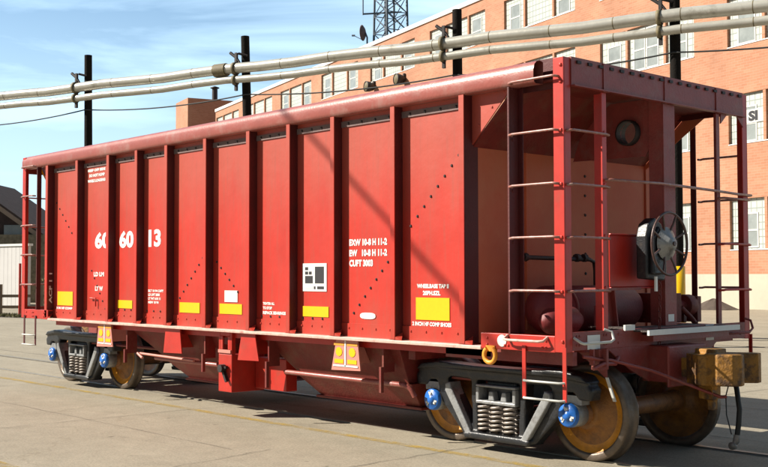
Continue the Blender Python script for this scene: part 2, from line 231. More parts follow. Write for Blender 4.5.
# ------------------------------------------------------------------ mesh builder
class MB:
    def __init__(s): s.v = []; s.f = []; s.sm = []; s.mi = []; s.m = 0
    def add(s, vs, fs, smooth=False):
        o = len(s.v); s.v += [tuple(v) for v in vs]
        for f in fs: s.f.append(tuple(i+o for i in f)); s.sm.append(smooth); s.mi.append(s.m)
        return s
    def box(s, x0, x1, y0, y1, z0, z1):
        x0, x1 = min(x0, x1), max(x0, x1); y0, y1 = min(y0, y1), max(y0, y1); z0, z1 = min(z0, z1), max(z0, z1)
        return s.add([(x0, y0, z0), (x1, y0, z0), (x1, y1, z0), (x0, y1, z0), (x0, y0, z1), (x1, y0, z1), (x1, y1, z1), (x0, y1, z1)],
              [(0, 3, 2, 1), (4, 5, 6, 7), (0, 1, 5, 4), (1, 2, 6, 5), (2, 3, 7, 6), (3, 0, 4, 7)])
    def hexa(s, p):   # 8 points: bottom 4 then top 4
        return s.add(p, [(0, 3, 2, 1), (4, 5, 6, 7), (0, 1, 5, 4), (1, 2, 6, 5), (2, 3, 7, 6), (3, 0, 4, 7)])
    def prism(s, poly, ax, a, b, smooth=False):  # poly in the two other axes
        def P(q, t):
            return (t, q[0], q[1]) if ax == 'x' else (q[0], t, q[1]) if ax == 'y' else (q[0], q[1], t)
        n = len(poly); area = sum(poly[i][0]*poly[(i+1) % n][1]-poly[(i+1) % n][0]*poly[i][1] for i in range(n))
        vs = [P(q, a) for q in poly]+[P(q, b) for q in poly]
        s.add(vs, [tuple(range(n)), tuple(range(2*n-1, n-1, -1))])
        o = len(s.v)-2*n
        for i in range(n):
            j = (i+1) % n; s.f.append((o+i, o+n+i, o+n+j, o+j)); s.sm.append(smooth); s.mi.append(s.m)
        return s
    def tube(s, pts, r, seg=8, caps=True, smooth=True):
        pts = [Vector(p) for p in pts]; rs = r if isinstance(r, (list, tuple)) else [r]*len(pts)
        rings = []; up = None
        for i, p in enumerate(pts):
            d = (pts[min(i+1, len(pts)-1)]-pts[max(i-1, 0)]).normalized()
            if up is None: up = Vector((0, 0, 1)) if abs(d.z) < 0.9 else Vector((1, 0, 0))
            a = d.cross(up)
            if a.length < 1e-6: a = d.orthogonal()
            a.normalize(); b = a.cross(d).normalized(); up = b
            rings.append([p+rs[i]*(math.cos(2*math.pi*k/seg)*a+math.sin(2*math.pi*k/seg)*b) for k in range(seg)])
        vs = [v for rr in rings for v in rr]; fs = []
        for i in range(len(pts)-1):
            for k in range(seg):
                k2 = (k+1) % seg; fs.append((i*seg+k, i*seg+k2, (i+1)*seg+k2, (i+1)*seg+k))
        s.add(vs, fs, smooth)
        if caps: s.add(rings[0], [tuple(range(seg-1, -1, -1))]); s.add(rings[-1], [tuple(range(seg))])
        return s
    def lathe(s, prof, c, axis='y', seg=32, smooth=True):  # prof [(r, h)]
        n = len(prof); vs = []
        for k in range(seg):
            a = 2*math.pi*k/seg; ca, sa = math.cos(a), math.sin(a)
            for r, h in prof:
                v = (r*ca, h, r*sa) if axis == 'y' else (h, r*ca, r*sa) if axis == 'x' else (r*ca, r*sa, h)
                vs.append((v[0]+c[0], v[1]+c[1], v[2]+c[2]))
        fs = []
        for k in range(seg):
            k2 = (k+1) % seg
            for i in range(n-1): fs.append((k*n+i, k*n+i+1, k2*n+i+1, k2*n+i))
        return s.add(vs, fs, smooth)
    def bar(s, p, q, w, y0, y1):  # bar in the xz plane, width w, y thickness
        p, q = Vector(p), Vector(q); d = (q-p).normalized(); nn = Vector((-d.y, d.x))*w/2
        return s.prism([tuple(p-nn), tuple(q-nn), tuple(q+nn), tuple(p+nn)], 'y', y0, y1)
    def dome(s, c, r, d, seg=8):  # bolt head pointing along d (axis vector)
        d = Vector(d).normalized(); a = d.orthogonal().normalized(); b = d.cross(a); c = Vector(c)
        r1 = [c+r*(math.cos(2*math.pi*k/seg)*a+math.sin(2*math.pi*k/seg)*b) for k in range(seg)]
        r2 = [c+d*r*0.65+r*0.62*(math.cos(2*math.pi*k/seg)*a+math.sin(2*math.pi*k/seg)*b) for k in range(seg)]
        return s.add(r1+r2, [(k, (k+1) % seg, seg+(k+1) % seg, seg+k) for k in range(seg)]+[tuple(range(seg, 2*seg))], False)
    def build(s, name, m, parent=None, bevel=0, loc=(0, 0, 0), label=None):
        me = bpy.data.meshes.new(name); me.from_pydata(s.v, [], s.f); me.update()
        ms = m if isinstance(m, (list, tuple)) else [m]
        for x in ms: me.materials.append(M[x] if isinstance(x, str) else x)
        me.polygons.foreach_set('use_smooth', s.sm); me.polygons.foreach_set('material_index', s.mi)
        o = bpy.data.objects.new(name, me); COL.objects.link(o); o.location = loc
        if parent: o.parent = parent
        if bevel:
            b = o.modifiers.new('bevel', 'BEVEL'); b.width = bevel; b.segments = 3 if bevel > 0.03 else 2; b.limit_method = 'ANGLE'; b.angle_limit = R(40)
        if label: o['label'] = label
        return o
def cast(o, voxel=0.012, it=6):
    for m in list(o.modifiers): o.modifiers.remove(m)
    r = o.modifiers.new('remesh', 'REMESH'); r.mode = 'VOXEL'; r.voxel_size = voxel; r.use_smooth_shade = True
    k = o.modifiers.new('smooth', 'SMOOTH'); k.factor = 0.5; k.iterations = it
    return o
def thing(name, label, cat, loc=(0, 0, 0), rotz=0, group=None):
    o = bpy.data.objects.new(name, None); COL.objects.link(o); o.location = loc; o.rotation_euler = (0, 0, rotz)
    o['label'] = label; o['category'] = cat
    if group: o['group'] = group
    return o
def tag(o, label, cat, group=None):
    o['label'] = label; o['category'] = cat
    if group: o['group'] = group
    return o
def struct(o): o['kind'] = 'structure'; return o
def kids(o): return [c for c in bpy.data.objects if c.parent == o]
def dup(root, loc, rotz, label):
    r = root.copy(); COL.objects.link(r); r.location = loc; r.rotation_euler = (0, 0, rotz); r['label'] = label
    for ch in kids(root):
        c = ch.copy(); COL.objects.link(c); c.parent = r
        for g in kids(ch):
            d = g.copy(); COL.objects.link(d); d.parent = c
    return r
def text_mb(mb, s, x0, x1, z0, z1, y, bold=0.02, m=0, stretch=True, vertical=False, axis='y', shear=0):
    cu = bpy.data.curves.new('t', 'FONT'); cu.body = s; cu.offset = bold; cu.resolution_u = 3; cu.fill_mode = 'BOTH'; cu.shear = shear
    o = bpy.data.objects.new('t', cu); COL.objects.link(o); dg = bpy.context.evaluated_depsgraph_get(); dg.update()
    me = bpy.data.meshes.new_from_object(o.evaluated_get(dg)); vs = [v.co.copy() for v in me.vertices]; fs = [tuple(p.vertices) for p in me.polygons]
    bpy.data.objects.remove(o); bpy.data.curves.remove(cu)
    if not vs: return
    ax, bx = min(v.x for v in vs), max(v.x for v in vs); ay, by = min(v.y for v in vs), max(v.y for v in vs)
    sxx = (x1-x0)/(bx-ax); szz = (z1-z0)/(by-ay)
    old = mb.m; mb.m = m
    mb.add([(x0+(v.x-ax)*sxx, y, z0+(v.y-ay)*szz) for v in vs], fs); mb.m = old
    bpy.data.meshes.remove(me)

# ================================================================== SETTING
mb = MB(); mb.add([(-900, -500, 0), (900, -500, 0), (900, 1300, 0), (-900, 1300, 0)], [(0, 1, 2, 3)])
struct(mb.build('ground', 'ground'))
def strip(name, x0, x1, y0, y1, z, m):
    mb = MB(); mb.add([(x0, y0, z), (x1, y0, z), (x1, y1, z), (x0, y1, z)], [(0, 1, 2, 3)]); return mb
# rails set flush in the pavement with a flangeway beside each
g = MB(); t = MB()
for y in (0.86, 2.29, 15.2, 16.64):
    t.box(-300, 120, y-0.035, y+0.035, -0.05, 0.014)
    sg = 1 if y in (0.86, 15.2) else -1; a_, b_ = sorted((y+sg*0.035, y+sg*0.085)); g.add([(-300, a_, 0.004), (120, a_, 0.004), (120, b_, 0.004), (-300, b_, 0.004)], [(0, 1, 2, 3)])
struct(t.build('rails', 'rail')); struct(g.build('flangeway', 'groove'))
l1 = MB(); l1.add([(-120, 0.12, 0.004), (30, 0.12, 0.004), (30, 0.24, 0.004), (-120, 0.24, 0.004)], [(0, 1, 2, 3)])
l1.add([(-60, -3.42, 0.004), (30, -3.42, 0.004), (30, -3.30, 0.004), (-60, -3.30, 0.004)], [(0, 1, 2, 3)])
struct(l1.build('painted_line', 'yline'))
# slab joints filled with dirt
j = MB()
def joint(a, b, w=0.016, n=24):
    a, b = Vector(a), Vector(b); d = (b-a).normalized(); q = Vector((-d.y, d.x)); pts = []
    for i in range(n+1):
        c = a.lerp(b, i/n)+q*random.uniform(-0.03, 0.03)*min(1, w*60); ww = w*random.uniform(0.35, 1.0)/2
        pts.append((c-q*ww, c+q*ww))
    for i in range(n):
        p, r = pts[i], pts[i+1]; j.add([(*p[0], 0.006), (*r[0], 0.006), (*r[1], 0.006), (*p[1], 0.006)], [(0, 1, 2, 3)])
joint((-1.62, -3.2), (-1.67, 0.8)); joint((-2.6, -3.2), (-2.95, -1.0), 0.010)
for x in (-6.3, -10.9, -15.5, -21, -27): joint((x, -8), (x, 0.8), 0.012, 40)
joint((-40, 3.04), (10, 3.04), 0.02, 160); joint((-40, -1.3), (-3.2, -1.3), 0.008, 120); joint((-34, 5.6), (12, 5.6), 0.02, 120)
for x in (-2.4, -6.3, -10.9, -15.5, 2.2): joint((x, 3.04), (x, 14), 0.02, 40)
struct(j.build('pavement_joint', 'groove'))

# ================================================================== HOPPER CAR
car = thing('hopper_car', 'red open-top hopper railcar with ribbed sides', 'railcar')
car['label'] = 'red open-top hopper railcar with ribbed sides and white numbers 60 60 13 on its rails'
Lc, Wc, H = 11.17, 3.15, 3.69
def my(y, s): return y if s > 0 else Wc-y       # mirror to the far side
POST = [(-10.321, -10.246), (-9.304, -9.235), (-8.331, -8.262), (-7.517, -7.455), (-6.727, -6.661), (-5.783, -5.718), (-4.835, -4.769), (-4.032, -3.970), (-3.232, -3.170), (-2.258, -2.196), (-1.279, -1.213)]
bolts_diag = [((-1.389, 2.936), (-2.074, 2.261), 8), ((-2.424, 1.895), (-2.972, 1.347), 7), ((-10.162, 2.904), (-9.638, 2.414), 6), ((-8.98, 1.83), (-8.55, 1.27), 6),
              ((-5.958, 1.982), (-6.509, 1.458), 7), ((-5.634, 1.927), (-5.168, 1.552), 6)]
for s in (1, -1):
    # sheet
    b = MB(); b.box(-10.28, -1.213, my(0.12, s), my(0.14, s), 1.09, 3.60)
    for i in range(len(POST)-1):
        xa, xb = POST[i][1], POST[i+1][0]
        b.box(xa+0.004, xb-0.004, my(0.108, s), my(0.119, s), 1.092, 1.235)       # lapped bottom plate
        b.m = 1; b.box(xa+0.003, xb-0.003, my(0.106, s), my(0.119, s), 3.385, 3.45)
        if s > 0:
            nb = 4
            for k in range(nb):
                x = xa+(xb-xa)*(0.14+0.72*k/(nb-1))
                b.m = 0
                b.dome((x, 0.108, 1.185), 0.015, (0, -1, 0), 6)
                b.m = 2; b.dome((x, 0.106, 3.418), 0.017, (0, -1, 0), 6)
                if i in (2, 3, 6, 7): b.m = 2; b.dome((x, 0.12, 1.268), 0.016, (0, -1, 0), 6)
                b.m = 0
        b.m = 0
    if s > 0:
        for p, q, n in bolts_diag:
            for k in range(n):
                f = k/(n-1); b.m = 2; b.dome((p[0]+(q[0]-p[0])*f, 0.12, p[1]+(q[1]-p[1])*f), 0.017, (0, -1, 0), 6)
                b.m = 0
        b.m = 0; b.tube([(-8.98, 0.09, 1.42), (-8.80, 0.09, 1.42), (-8.80, 0.09, 1.30)], 0.012, 6)
    b.build('side_sheet', ['side', 'strip', 'dark'], car)
    # posts
    for i, (xa, xb) in enumerate(POST):
        b = MB(); d = 0.12 if i not in (0, 10) or s < 0 else 0.20
        b.box(xa, xb, my(0.0, s), my(0.012, s), 1.10, 3.50)
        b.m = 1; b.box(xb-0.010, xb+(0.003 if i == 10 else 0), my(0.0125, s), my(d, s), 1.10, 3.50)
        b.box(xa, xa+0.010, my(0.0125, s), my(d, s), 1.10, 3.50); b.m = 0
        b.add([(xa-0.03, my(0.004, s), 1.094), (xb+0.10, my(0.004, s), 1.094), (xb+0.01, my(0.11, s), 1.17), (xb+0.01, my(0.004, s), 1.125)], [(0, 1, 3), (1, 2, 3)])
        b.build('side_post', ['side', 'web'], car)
    # side sill with its lower lip, sun highlight put into its colour
    b = MB(); b.box(-10.2, -1.0, my(-0.004, s), my(0.125, s), 1.055, 1.09)
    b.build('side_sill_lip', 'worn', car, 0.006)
    b = MB(); b.box(-10.2, -1.0, my(0.14, s), my(0.155, s), 0.98, 1.09); b.build('side_sill', 'red', car)
    for (xa, xb) in ((-1.0, -0.116), (-Lc+0.116, -10.2)):
        b = MB(); b.box(xa, xb, my(0, s), my(0.014, s), 1.07, 1.215); b.box(xa, xb, my(0.014, s), my(0.09, s), 1.07, 1.084); b.box(xa, xb, my(0.014, s), my(0.09, s), 1.20, 1.214)
        for x in (xa+0.08, xa+0.3, xa+0.34, xb-0.1, xb-0.14): b.dome((x, my(0, s), 1.17), 0.016, (0, -s, 0), 6); b.dome((x, my(0, s), 1.11), 0.016, (0, -s, 0), 6)
        b.build('corner_sill', 'red', car, 0.004)
    # top chord, a rounded rolled section
    prof = [(0.13, 3.50), (0.02, 3.495), (0.0, 3.51), (-0.012, 3.54), (-0.012, 3.62), (0.004, 3.67), (0.035, 3.70), (0.08, 3.712), (0.13, 3.70)]
    prof = [(my(p[0], s), p[1]) for p in prof]
    b = MB(); n = len(prof)
    b.add([(x, *p) for x in (-11.17, -0.33) for p in prof], [(i, i+1, n+i+1, n+i) for i in range(n-1)], True)
    b.add([(x, *p) for x in (-11.168, -0.332) for p in [(my(0.13, s), 3.50), (my(0.13, s), 3.70)]], [(0, 1, 3, 2)])
    b.add([(x, *p) for x in (-11.17,) for p in prof], [tuple(range(n))])
    b.build('top_chord', 'chord', car)
    for (xa, xb) in ((-0.72, -0.10), ):
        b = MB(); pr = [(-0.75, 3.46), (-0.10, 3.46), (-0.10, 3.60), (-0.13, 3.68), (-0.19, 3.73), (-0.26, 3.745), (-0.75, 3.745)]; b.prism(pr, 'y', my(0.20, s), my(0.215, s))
        b.build('chord_end_plate', 'web', car)  # dark plate coloured as the shaded opening at the chord end
    # gusset where side sheet runs on above the slope sheet
    for q, nm in (([(-1.213, 3.02), (-1.213, 3.60), (-0.62, 3.60)], 'end_gusset'), ([(-10.28, 3.02), (-10.28, 3.60), (-10.75, 3.60)], 'end_gusset')):
        b = MB(); b.prism(q, 'y', my(0.12, s), my(0.134, s))
        if s < 0 and q[0][0] > -2:
            b = MB(); b.prism([(-1.20, 2.96), (-1.20, 3.50), (-0.40, 3.50)], 'y', 3.022, 3.029)
        if s > 0 and q[0][0] > -2:
            for p in ((-1.12, 3.20), (-0.95, 3.36), (-0.80, 3.50)): b.dome((p[0], 0.12, p[1]), 0.014, (0, -1, 0), 6)
        b.build(nm, 'side' if s > 0 else 'end', car)
# interior floor slopes close the box
def yb(x0, x1, z0, z1): return [(x0, z0), (x1, z1)]
b = MB(); b.prism([(-1.213, 3.0), (-0.66, 3.52), (0.0-0.02, 3.52), (-0.02, 3.535), (-0.67, 3.54), (-1.213, 3.03)], 'y', 0.14, 3.01); b.build('slope_sheet', 'under', car)
b = MB(); b.prism([(-10.28, 3.0), (-10.8, 3.52), (-11.15, 3.52), (-11.15, 3.535), (-10.8, 3.54), (-10.28, 3.03)], 'y', 0.14, 3.01); b.build('slope_sheet', 'under', car)
b = MB(); b.box(-1.235, -1.215, 0.13, 3.149, 1.10, 3.02)
for z in [1.35+0.21*k for k in range(8)]: b.m = 1; b.dome((-1.215, 1.90, z), 0.018, (1, 0, 0), 6); b.m = 0
for y in (0.9,): b.box(-1.214, -1.19, y, y+0.02, 1.2, 3.0)
b.box(-1.2149, -1.195, 3.02, 3.149, 1.1, 3.5)
b.build('bulkhead', ['end', 'dark'], car)
b = MB(); b.box(-10.28, -10.26, 0.14, 3.01, 1.10, 3.02); b.build('bulkhead', 'end', car)

def car_end(near):
    """end framing: near end fully detailed; the far end carries its outline"""
    X = (lambda x: x) if near else (lambda x: -Lc-x)
    sg = 1 if near else -1
    def xb(b, x0, x1, *r): b.box(X(x0), X(x1), *r)
    # corner posts (angle section)
    for s in (1, -1):
        b = MB(); xb(b, -0.115, -0.0, my(0.0, s), my(0.013, s), 1.075, H)
        xb(b, -0.013, 0, my(0.013, s), my(0.10, s), 1.075, H)
        if near:
            for z in (3.62, 3.47, 3.04, 2.56, 2.09, 1.61, 1.17):
                b.dome((-0.03, my(0.0, s), z), 0.02, (0, -s, 0), 6)
        b.build('corner_post', 'red', car, 0.003)
    # top end plate
    b = MB(); xb(b, -0.002, 0.012, 0.0+0.10, Wc-0.10, 3.435, 3.70); xb(b, -0.12, -0.002, 0.10, Wc-0.10, 3.685, 3.70); xb(b, 0.0121, 0.05, 0.10, Wc-0.1, 3.435, 3.447)
    if near:
        y = 0.2
        while y < 3.05: b.m = 1; b.box(0.0125, 0.028, y-0.028, y+0.028, 3.645, 3.672); b.m = 0; y += 0.163
        for y0, y1 in ((2.62, 3.0),):
            b.prism([(2.60, 3.43), (2.72, 3.43), (2.60, 3.33)], 'x', -0.002, 0.012); b.prism([(3.05, 3.43), (2.93, 3.43), (3.05, 3.33)], 'x', -0.002, 0.012)
    for y0, y1 in ((0.565, 0.65), (1.555, 1.60), (2.50, 2.59)): xb(b, 0.0125, 0.022, y0, y1, 3.43, 3.695)
    b.build('top_end_plate', ['endsill', 'dark'], car)
    # centre post
    b = MB(); xb(b, -0.015, 0.0, 1.555, 1.755, 1.26, 3.43); xb(b, -0.17, -0.015, 1.555, 1.570, 1.26, 3.50); xb(b, -0.17, -0.155, 1.571, 1.755, 1.26, 3.50)
    b.build('centre_post', 'endsill', car, 0.003)
    if near:
        b = MB(); n = 20; c = (-0.40, 3.18); rr = 0.115    # gusset web with a lightening hole
        outer = []; inner = []
        poly = [(-0.17, 2.93), (-0.17, 3.50), (-0.68, 3.50), (-1.20, 3.02), (-1.20, 2.95)]
        for k in range(n):
            a = 2*math.pi*k/n; dx, dz = math.cos(a), math.sin(a); inner.append((c[0]+rr*dx, c[1]+rr*dz)); best = 9
            for i in range(len(poly)):
                p, q = poly[i], poly[(i+1) % len(poly)]; ex, ez = q[0]-p[0], q[1]-p[1]; den = dx*ez-dz*ex
                if abs(den) < 1e-9: continue
                tt = ((p[0]-c[0])*ez-(p[1]-c[1])*ex)/den; uu = ((p[0]-c[0])*dz-(p[1]-c[1])*dx)/den
                if tt > 0 and -1e-6 <= uu <= 1+1e-6: best = min(best, tt)
            outer.append((c[0]+best*dx, c[1]+best*dz))
        for yy in (1.571, 1.583):
            b.add([(p[0], yy, p[1]) for p in outer+inner], [(k, (k+1) % n, n+(k+1) % n, n+k) for k in range(n)])
        b.add([(p[0], yy, p[1]) for yy in (1.571, 1.583) for p in inner], [(k, (k+1) % n, n+(k+1) % n, n+k) for k in range(n)])
        b.add([(p[0], yy, p[1]) for yy in (1.571, 1.583) for p in outer], [(k, (k+1) % n, n+(k+1) % n, n+k) for k in range(n)])
        b.m = 1; b.lathe([(0.115, 1.50), (0.130, 1.50), (0.130, 1.65), (0.115, 1.65), (0.115, 1.50)], (c[0], 0, c[1]), 'y', 24)
        b.build('web_gusset', ['endsill', 'dark'], car)
    # end sill
    b = MB(); xb(b, -0.02, 0.0, 0.10, Wc-0.1, 1.085, 1.25); xb(b, -0.16, -0.02, 0.10, Wc-0.1, 1.085, 1.10)
    for y in (0.16, 0.2, 0.56, 0.6, 0.78, 2.6, 2.95): b.dome((X(0.0), y, 1.21), 0.014, (sg, 0, 0), 6); b.dome((X(0), y, 1.13), 0.014, (sg, 0, 0), 6)
    b.build('end_sill', 'endsill', car, 0.003)
    # ladders: side ladder (stile, rungs) on both sides and end ladder
    Z5 = (1.61, 2.09, 2.565, 3.04, 3.52)
    for s in (1, -1):
        xs = -0.60 if near else -0.50
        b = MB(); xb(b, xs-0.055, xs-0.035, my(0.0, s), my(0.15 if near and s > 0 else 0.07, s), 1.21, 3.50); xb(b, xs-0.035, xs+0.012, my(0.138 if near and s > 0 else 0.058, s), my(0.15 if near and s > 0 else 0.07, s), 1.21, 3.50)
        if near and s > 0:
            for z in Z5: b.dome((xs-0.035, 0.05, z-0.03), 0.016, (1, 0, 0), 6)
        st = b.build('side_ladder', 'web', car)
        for z in Z5:
            b = MB(); yy = my(-0.045, s); b.tube([(X(xs), my(0.0, s), z), (X(xs+0.005), yy, z), (X(xs+0.04), yy, z+0.006), (X(-0.09), yy, z+0.006), (X(-0.06), yy, z), (X(-0.055), my(0, s), z)], 0.0125, 7)
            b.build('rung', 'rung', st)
    for side in (0, 1):
        ym = (lambda y: y) if side == 0 else (lambda y: Wc-y)
        b = MB(); xb(b, -0.13 if side == 0 else -0.03, 0, ym(0.615), ym(0.625), 1.25, 3.43); xb(b, -0.014, 0, ym(0.560), ym(0.6149), 1.25, 3.43)
        if near and side == 0:
            for z in (1.61, 2.085, 2.555, 3.035): b.dome((0, 0.59, z+0.03), 0.016, (1, 0, 0), 6); b.dome((-0.06, 0.615, z-0.2), 0.012, (0, -1, 0), 6)
        st = b.build('end_ladder', 'red' if side == 0 else 'endsill', car)
        for z in ((1.61, 2.085, 2.555, 3.035) if side == 0 else (1.595, 2.07)):
            b = MB(); b.tube([(X(0), ym(0.04), z), (X(0.045), ym(0.045), z), (X(0.047), ym(0.08), z+0.005), (X(0.047), ym(0.56), z+0.005), (X(0.045), ym(0.60), z), (X(0), ym(0.605), z)], 0.0125, 7)
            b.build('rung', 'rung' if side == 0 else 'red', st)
    b = MB(); xx = X(0.06)
    b.tube([(X(0), 0.60, 2.625), (xx, 0.61, 2.625), (xx, 1.40, 2.635), (xx, 2.4, 2.615), (xx, 2.86, 2.60), (xx, 3.11, 2.60), (X(0), 3.12, 2.60)], 0.014, 8); b.tube([(X(0), 2.56, 2.55), (xx, 2.57, 2.55), (xx, 3.08, 2.55), (X(0), 3.09, 2.55)], 0.012, 8)
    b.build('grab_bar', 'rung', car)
    # sill steps (stirrups)
    for s in (1, -1):
        b = MB(); r = 0.014; y0 = my(-0.012, s); xl, xr = X(-0.46 if near else -0.56), X(0.0 if near else -0.15)
        for xx in (xl, xr): xb2 = b.box(xx-0.02, xx+0.02, y0-0.006, y0+0.006, 0.645, 1.12)
        b.m = 1
        for z in (0.81, 0.655): b.tube([(xl, y0, z), (xl+0.03*(1 if xr > xl else -1), my(-0.06, s), z), (xr-0.03*(1 if xr > xl else -1), my(-0.06, s), z), (xr, y0, z)], 0.011, 6)
        b.build('stirrup_step', ['red' if near else 'web', 'sash'], car)  # far steps take the shade-darkened red
car_end(True); car_end(False)
# end sill handholds and white squares
b = MB(); b.tube([(0.0, 0.12, 1.20), (0.07, 0.13, 1.16), (0.08, 0.16, 1.15), (0.08, 0.55, 1.15), (0.08, 0.60, 1.17), (0.05, 0.61, 1.24), (0.0, 0.56, 1.26)], 0.013, 8); b.build('handhold', 'sash', car)
b = MB(); b.tube([(0.0, 2.45, 1.16), (0.09, 2.46, 1.15), (0.09, 2.98, 1.15), (0.09, 3.05, 1.19), (0.06, 3.06, 1.27), (0.0, 3.04, 1.29)], 0.013, 8); b.build('handhold', 'endsill', car)
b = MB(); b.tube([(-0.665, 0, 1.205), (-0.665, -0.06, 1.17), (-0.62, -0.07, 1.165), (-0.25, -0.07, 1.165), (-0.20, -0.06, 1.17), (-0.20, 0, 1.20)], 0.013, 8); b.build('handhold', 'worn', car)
b = MB(); b.box(0.001, 0.005, 0.31, 0.495, 1.088, 1.215); b.build('reflector_square', 'white', car)
b = MB(); b.box(0.001, 0.005, 2.27, 2.42, 1.088, 1.248); b.build('reflector_square', 'white', car)
b = MB(); b.lathe([(0.0001, -0.006), (0.055, -0.006), (0.055, 0.0)], (-0.735, 0.0, 1.15), 'y', 20, False); b.build('reflector_disc', 'white', car)
b = MB()
pts = [(-0.90+0.0, 0.02, 1.03)]
pts = [(-0.875+0.07*math.sin(a), -0.015, 1.01-0.07*math.cos(a)) for a in [R(-150+300*k/14) for k in range(15)]]
b.tube(pts, 0.022, 8); b.box(-0.93, -0.82, -0.01, 0.03, 1.045, 1.10)
b.build('jacking_ring', 'orange', car)
b = MB(); b.prism([(0.24, 3.58), (0.44, 3.60), (0.42, 3.34), (0.38, 3.34)], 'x', -11.13, -11.12); b.build('yellow_tag_plate', 'yellow', car)

# decals on the near side
YD = 0.1165
def decal(name, m, x0, x1, z0, z1, y=YD, th=0.003): b = MB(); b.box(x0, x1, y-th, y, z0, z1); return b.build(name, m, car)
for q in ((-10.098, -9.583, 1.295, 1.51), (-8.18, -7.762, 1.290, 1.405), (-6.508, -6.023, 1.268, 1.402), (-5.563, -5.075, 1.275, 1.402), (-3.868, -3.40, 1.288, 1.405), (-1.998, -1.522, 1.305, 1.53)):
    decal('reflective_panel', 'yellow', *q)
decal('white_placard', 'white', -5.452, -5.170, 1.425, 1.568)
b = MB(); b.box(-3.869, -3.434, YD-0.003, YD, 1.575, 1.892); b.m = 1
for q in ((-3.82, -3.68, 1.665, 1.75), (-3.64, -3.48, 1.665, 1.855), (-3.82, -3.765, 1.765, 1.80), (-3.75, -3.70, 1.765, 1.80), (-3.82, -3.765, 1.815, 1.85), (-3.60, -3.48, 1.60, 1.632), (-3.66, -3.63, 1.60, 1.632)):
    b.box(q[0], q[1], YD-0.005, YD-0.0031, q[2], q[3])
b.m = 2; b.box(-3.82, -3.68, YD-0.005, YD-0.0031, 1.60, 1.632)
b.build('stencil_placard', ['white', 'black', 'whitewall'], car)
YT = YD+0.0005
def words(name, lines, bold=0.02, m='stencil'):
    b = MB()
    for s, x0, x1, z0, z1 in lines: text_mb(b, s, x0, x1, z0, z1, YT, bold)
    return b.build(name, m, car)
words('car_number', [('60', -8.885, -8.43, 2.155, 2.40)], 0.045)
words('car_number', [('60', -8.145, -7.74, 2.150, 2.398)], 0.045)
words('car_number', [('13', -7.325, -7.0, 2.150, 2.392)], 0.045)
words('stencil_text', [('EXW 10-8 H 11-2', -3.045, -2.435, 2.075, 2.150), ('EW   10-8 H 11-2', -3.045, -2.435, 1.960, 2.035), ('CUFT 3003', -3.045, -2.66, 1.850, 1.925)], 0.05)
words('stencil_text', [('WHEELBASE TAP II', -1.985, -1.535, 1.625, 1.668), ('20PH.SZL', -1.90, -1.65, 1.553, 1.600)], 0.05)
words('stencil_text', [('2 INCH HF COMP SHOES', -2.055, -1.50, 1.243, 1.285)], 0.05)
words('stencil_text', [('TIGHTEN ALL', -4.640, -4.41, 1.405, 1.437), ('TO STOP', -4.640, -4.46, 1.350, 1.385), ('REPACK BEARINGS', -4.640, -4.19, 1.292, 1.330)], 0.05)
words('stencil_text', [('BLT 10 94 CAPY', -7.325, -6.92, 1.528, 1.565), ('LD LMT 2000', -7.325, -7.02, 1.475, 1.512), ('LT WT 610 11', -7.325, -7.0, 1.422, 1.459), ('NEW 10 94', -7.325, -7.05, 1.370, 1.406)], 0.05)
words('stencil_text', [('LD LM', -8.914, -8.60, 1.745, 1.81), ('LT W', -8.87, -8.63, 1.530, 1.60)], 0.05)
words('stencil_text', [('KEEP OFF SIDE', -9.131, -8.58, 3.315, 3.355), ('DO NOT HUMP', -9.08, -8.60, 3.235, 3.28), ('WHILE LOADING', -9.131, -8.58, 3.155, 3.20)], 0.06)
words('stencil_text', [('3 IN HF COMP', -10.14, -9.60, 1.232, 1.270)], 0.06)
b = MB(); n = 18; b.prism([(-2.74+0.125*abs(math.cos(a))**0.6*(1 if math.cos(a) > 0 else -1), 1.322+0.034*abs(math.sin(a))**0.8*(1 if math.sin(a) > 0 else -1)) for a in [2*math.pi*k/n for k in range(n)]], 'y', YD-0.004, YD); b.build('maker_plate', 'white', car)
b = MB(); text_mb(b, 'ACF 1 1', -0, 0.48, 0, 0.05, 0, 0.03); b.v = [(-10.2445, 0.09-v[2], 1.32+v[0]) for v in b.v]; b.build('stencil_text', 'stencil', car)

# ---------------- underbody
b = MB(); b.box(-11.05, -0.05, 1.33, 1.82, 0.80, 1.10); b.build('centre_sill', 'under', car, 0.005)
def chute(x0, x1, bx0, bx1, lb):
    b = MB(); z1, z2, z3 = 1.085, 0.60, 0.335
    def lay(xa, xb, y, z): return [(xa, y, z), (xb, y, z), (xb, Wc-y, z), (xa, Wc-y, z)]
    m0, m1 = x0+(bx0-x0)*0.75, x1+(bx1-x1)*0.75
    b.hexa(lay(m0, m1, 0.42, z2)+lay(x0, x1, 0.17, z1))
    c = b.build('hopper_chute', 'under', car, 0.006)
    b = MB(); b.hexa(lay(bx0, bx1, 0.62, z3)+lay(m0-0.05, m1+0.05, 0.40, z2)); b.box(bx0-0.05, bx1+0.05, 0.58, Wc-0.58, z3-0.03, z3-0.001)
    g = b.build('discharge_gate', 'under', c, 0.006)
    b = MB(); b.tube([(m0-0.1, 0.30, 0.605), (m1+0.05, 0.30, 0.600), (m1+0.12, 0.33, 0.56), (m1+0.15, 0.36, 0.48)], 0.028, 8); b.build('gate_rod', 'chord', c)
chute(-8.15, -5.62, -7.05, -5.95, 0); chute(-4.88, -2.35, -4.15, -2.45, 0)
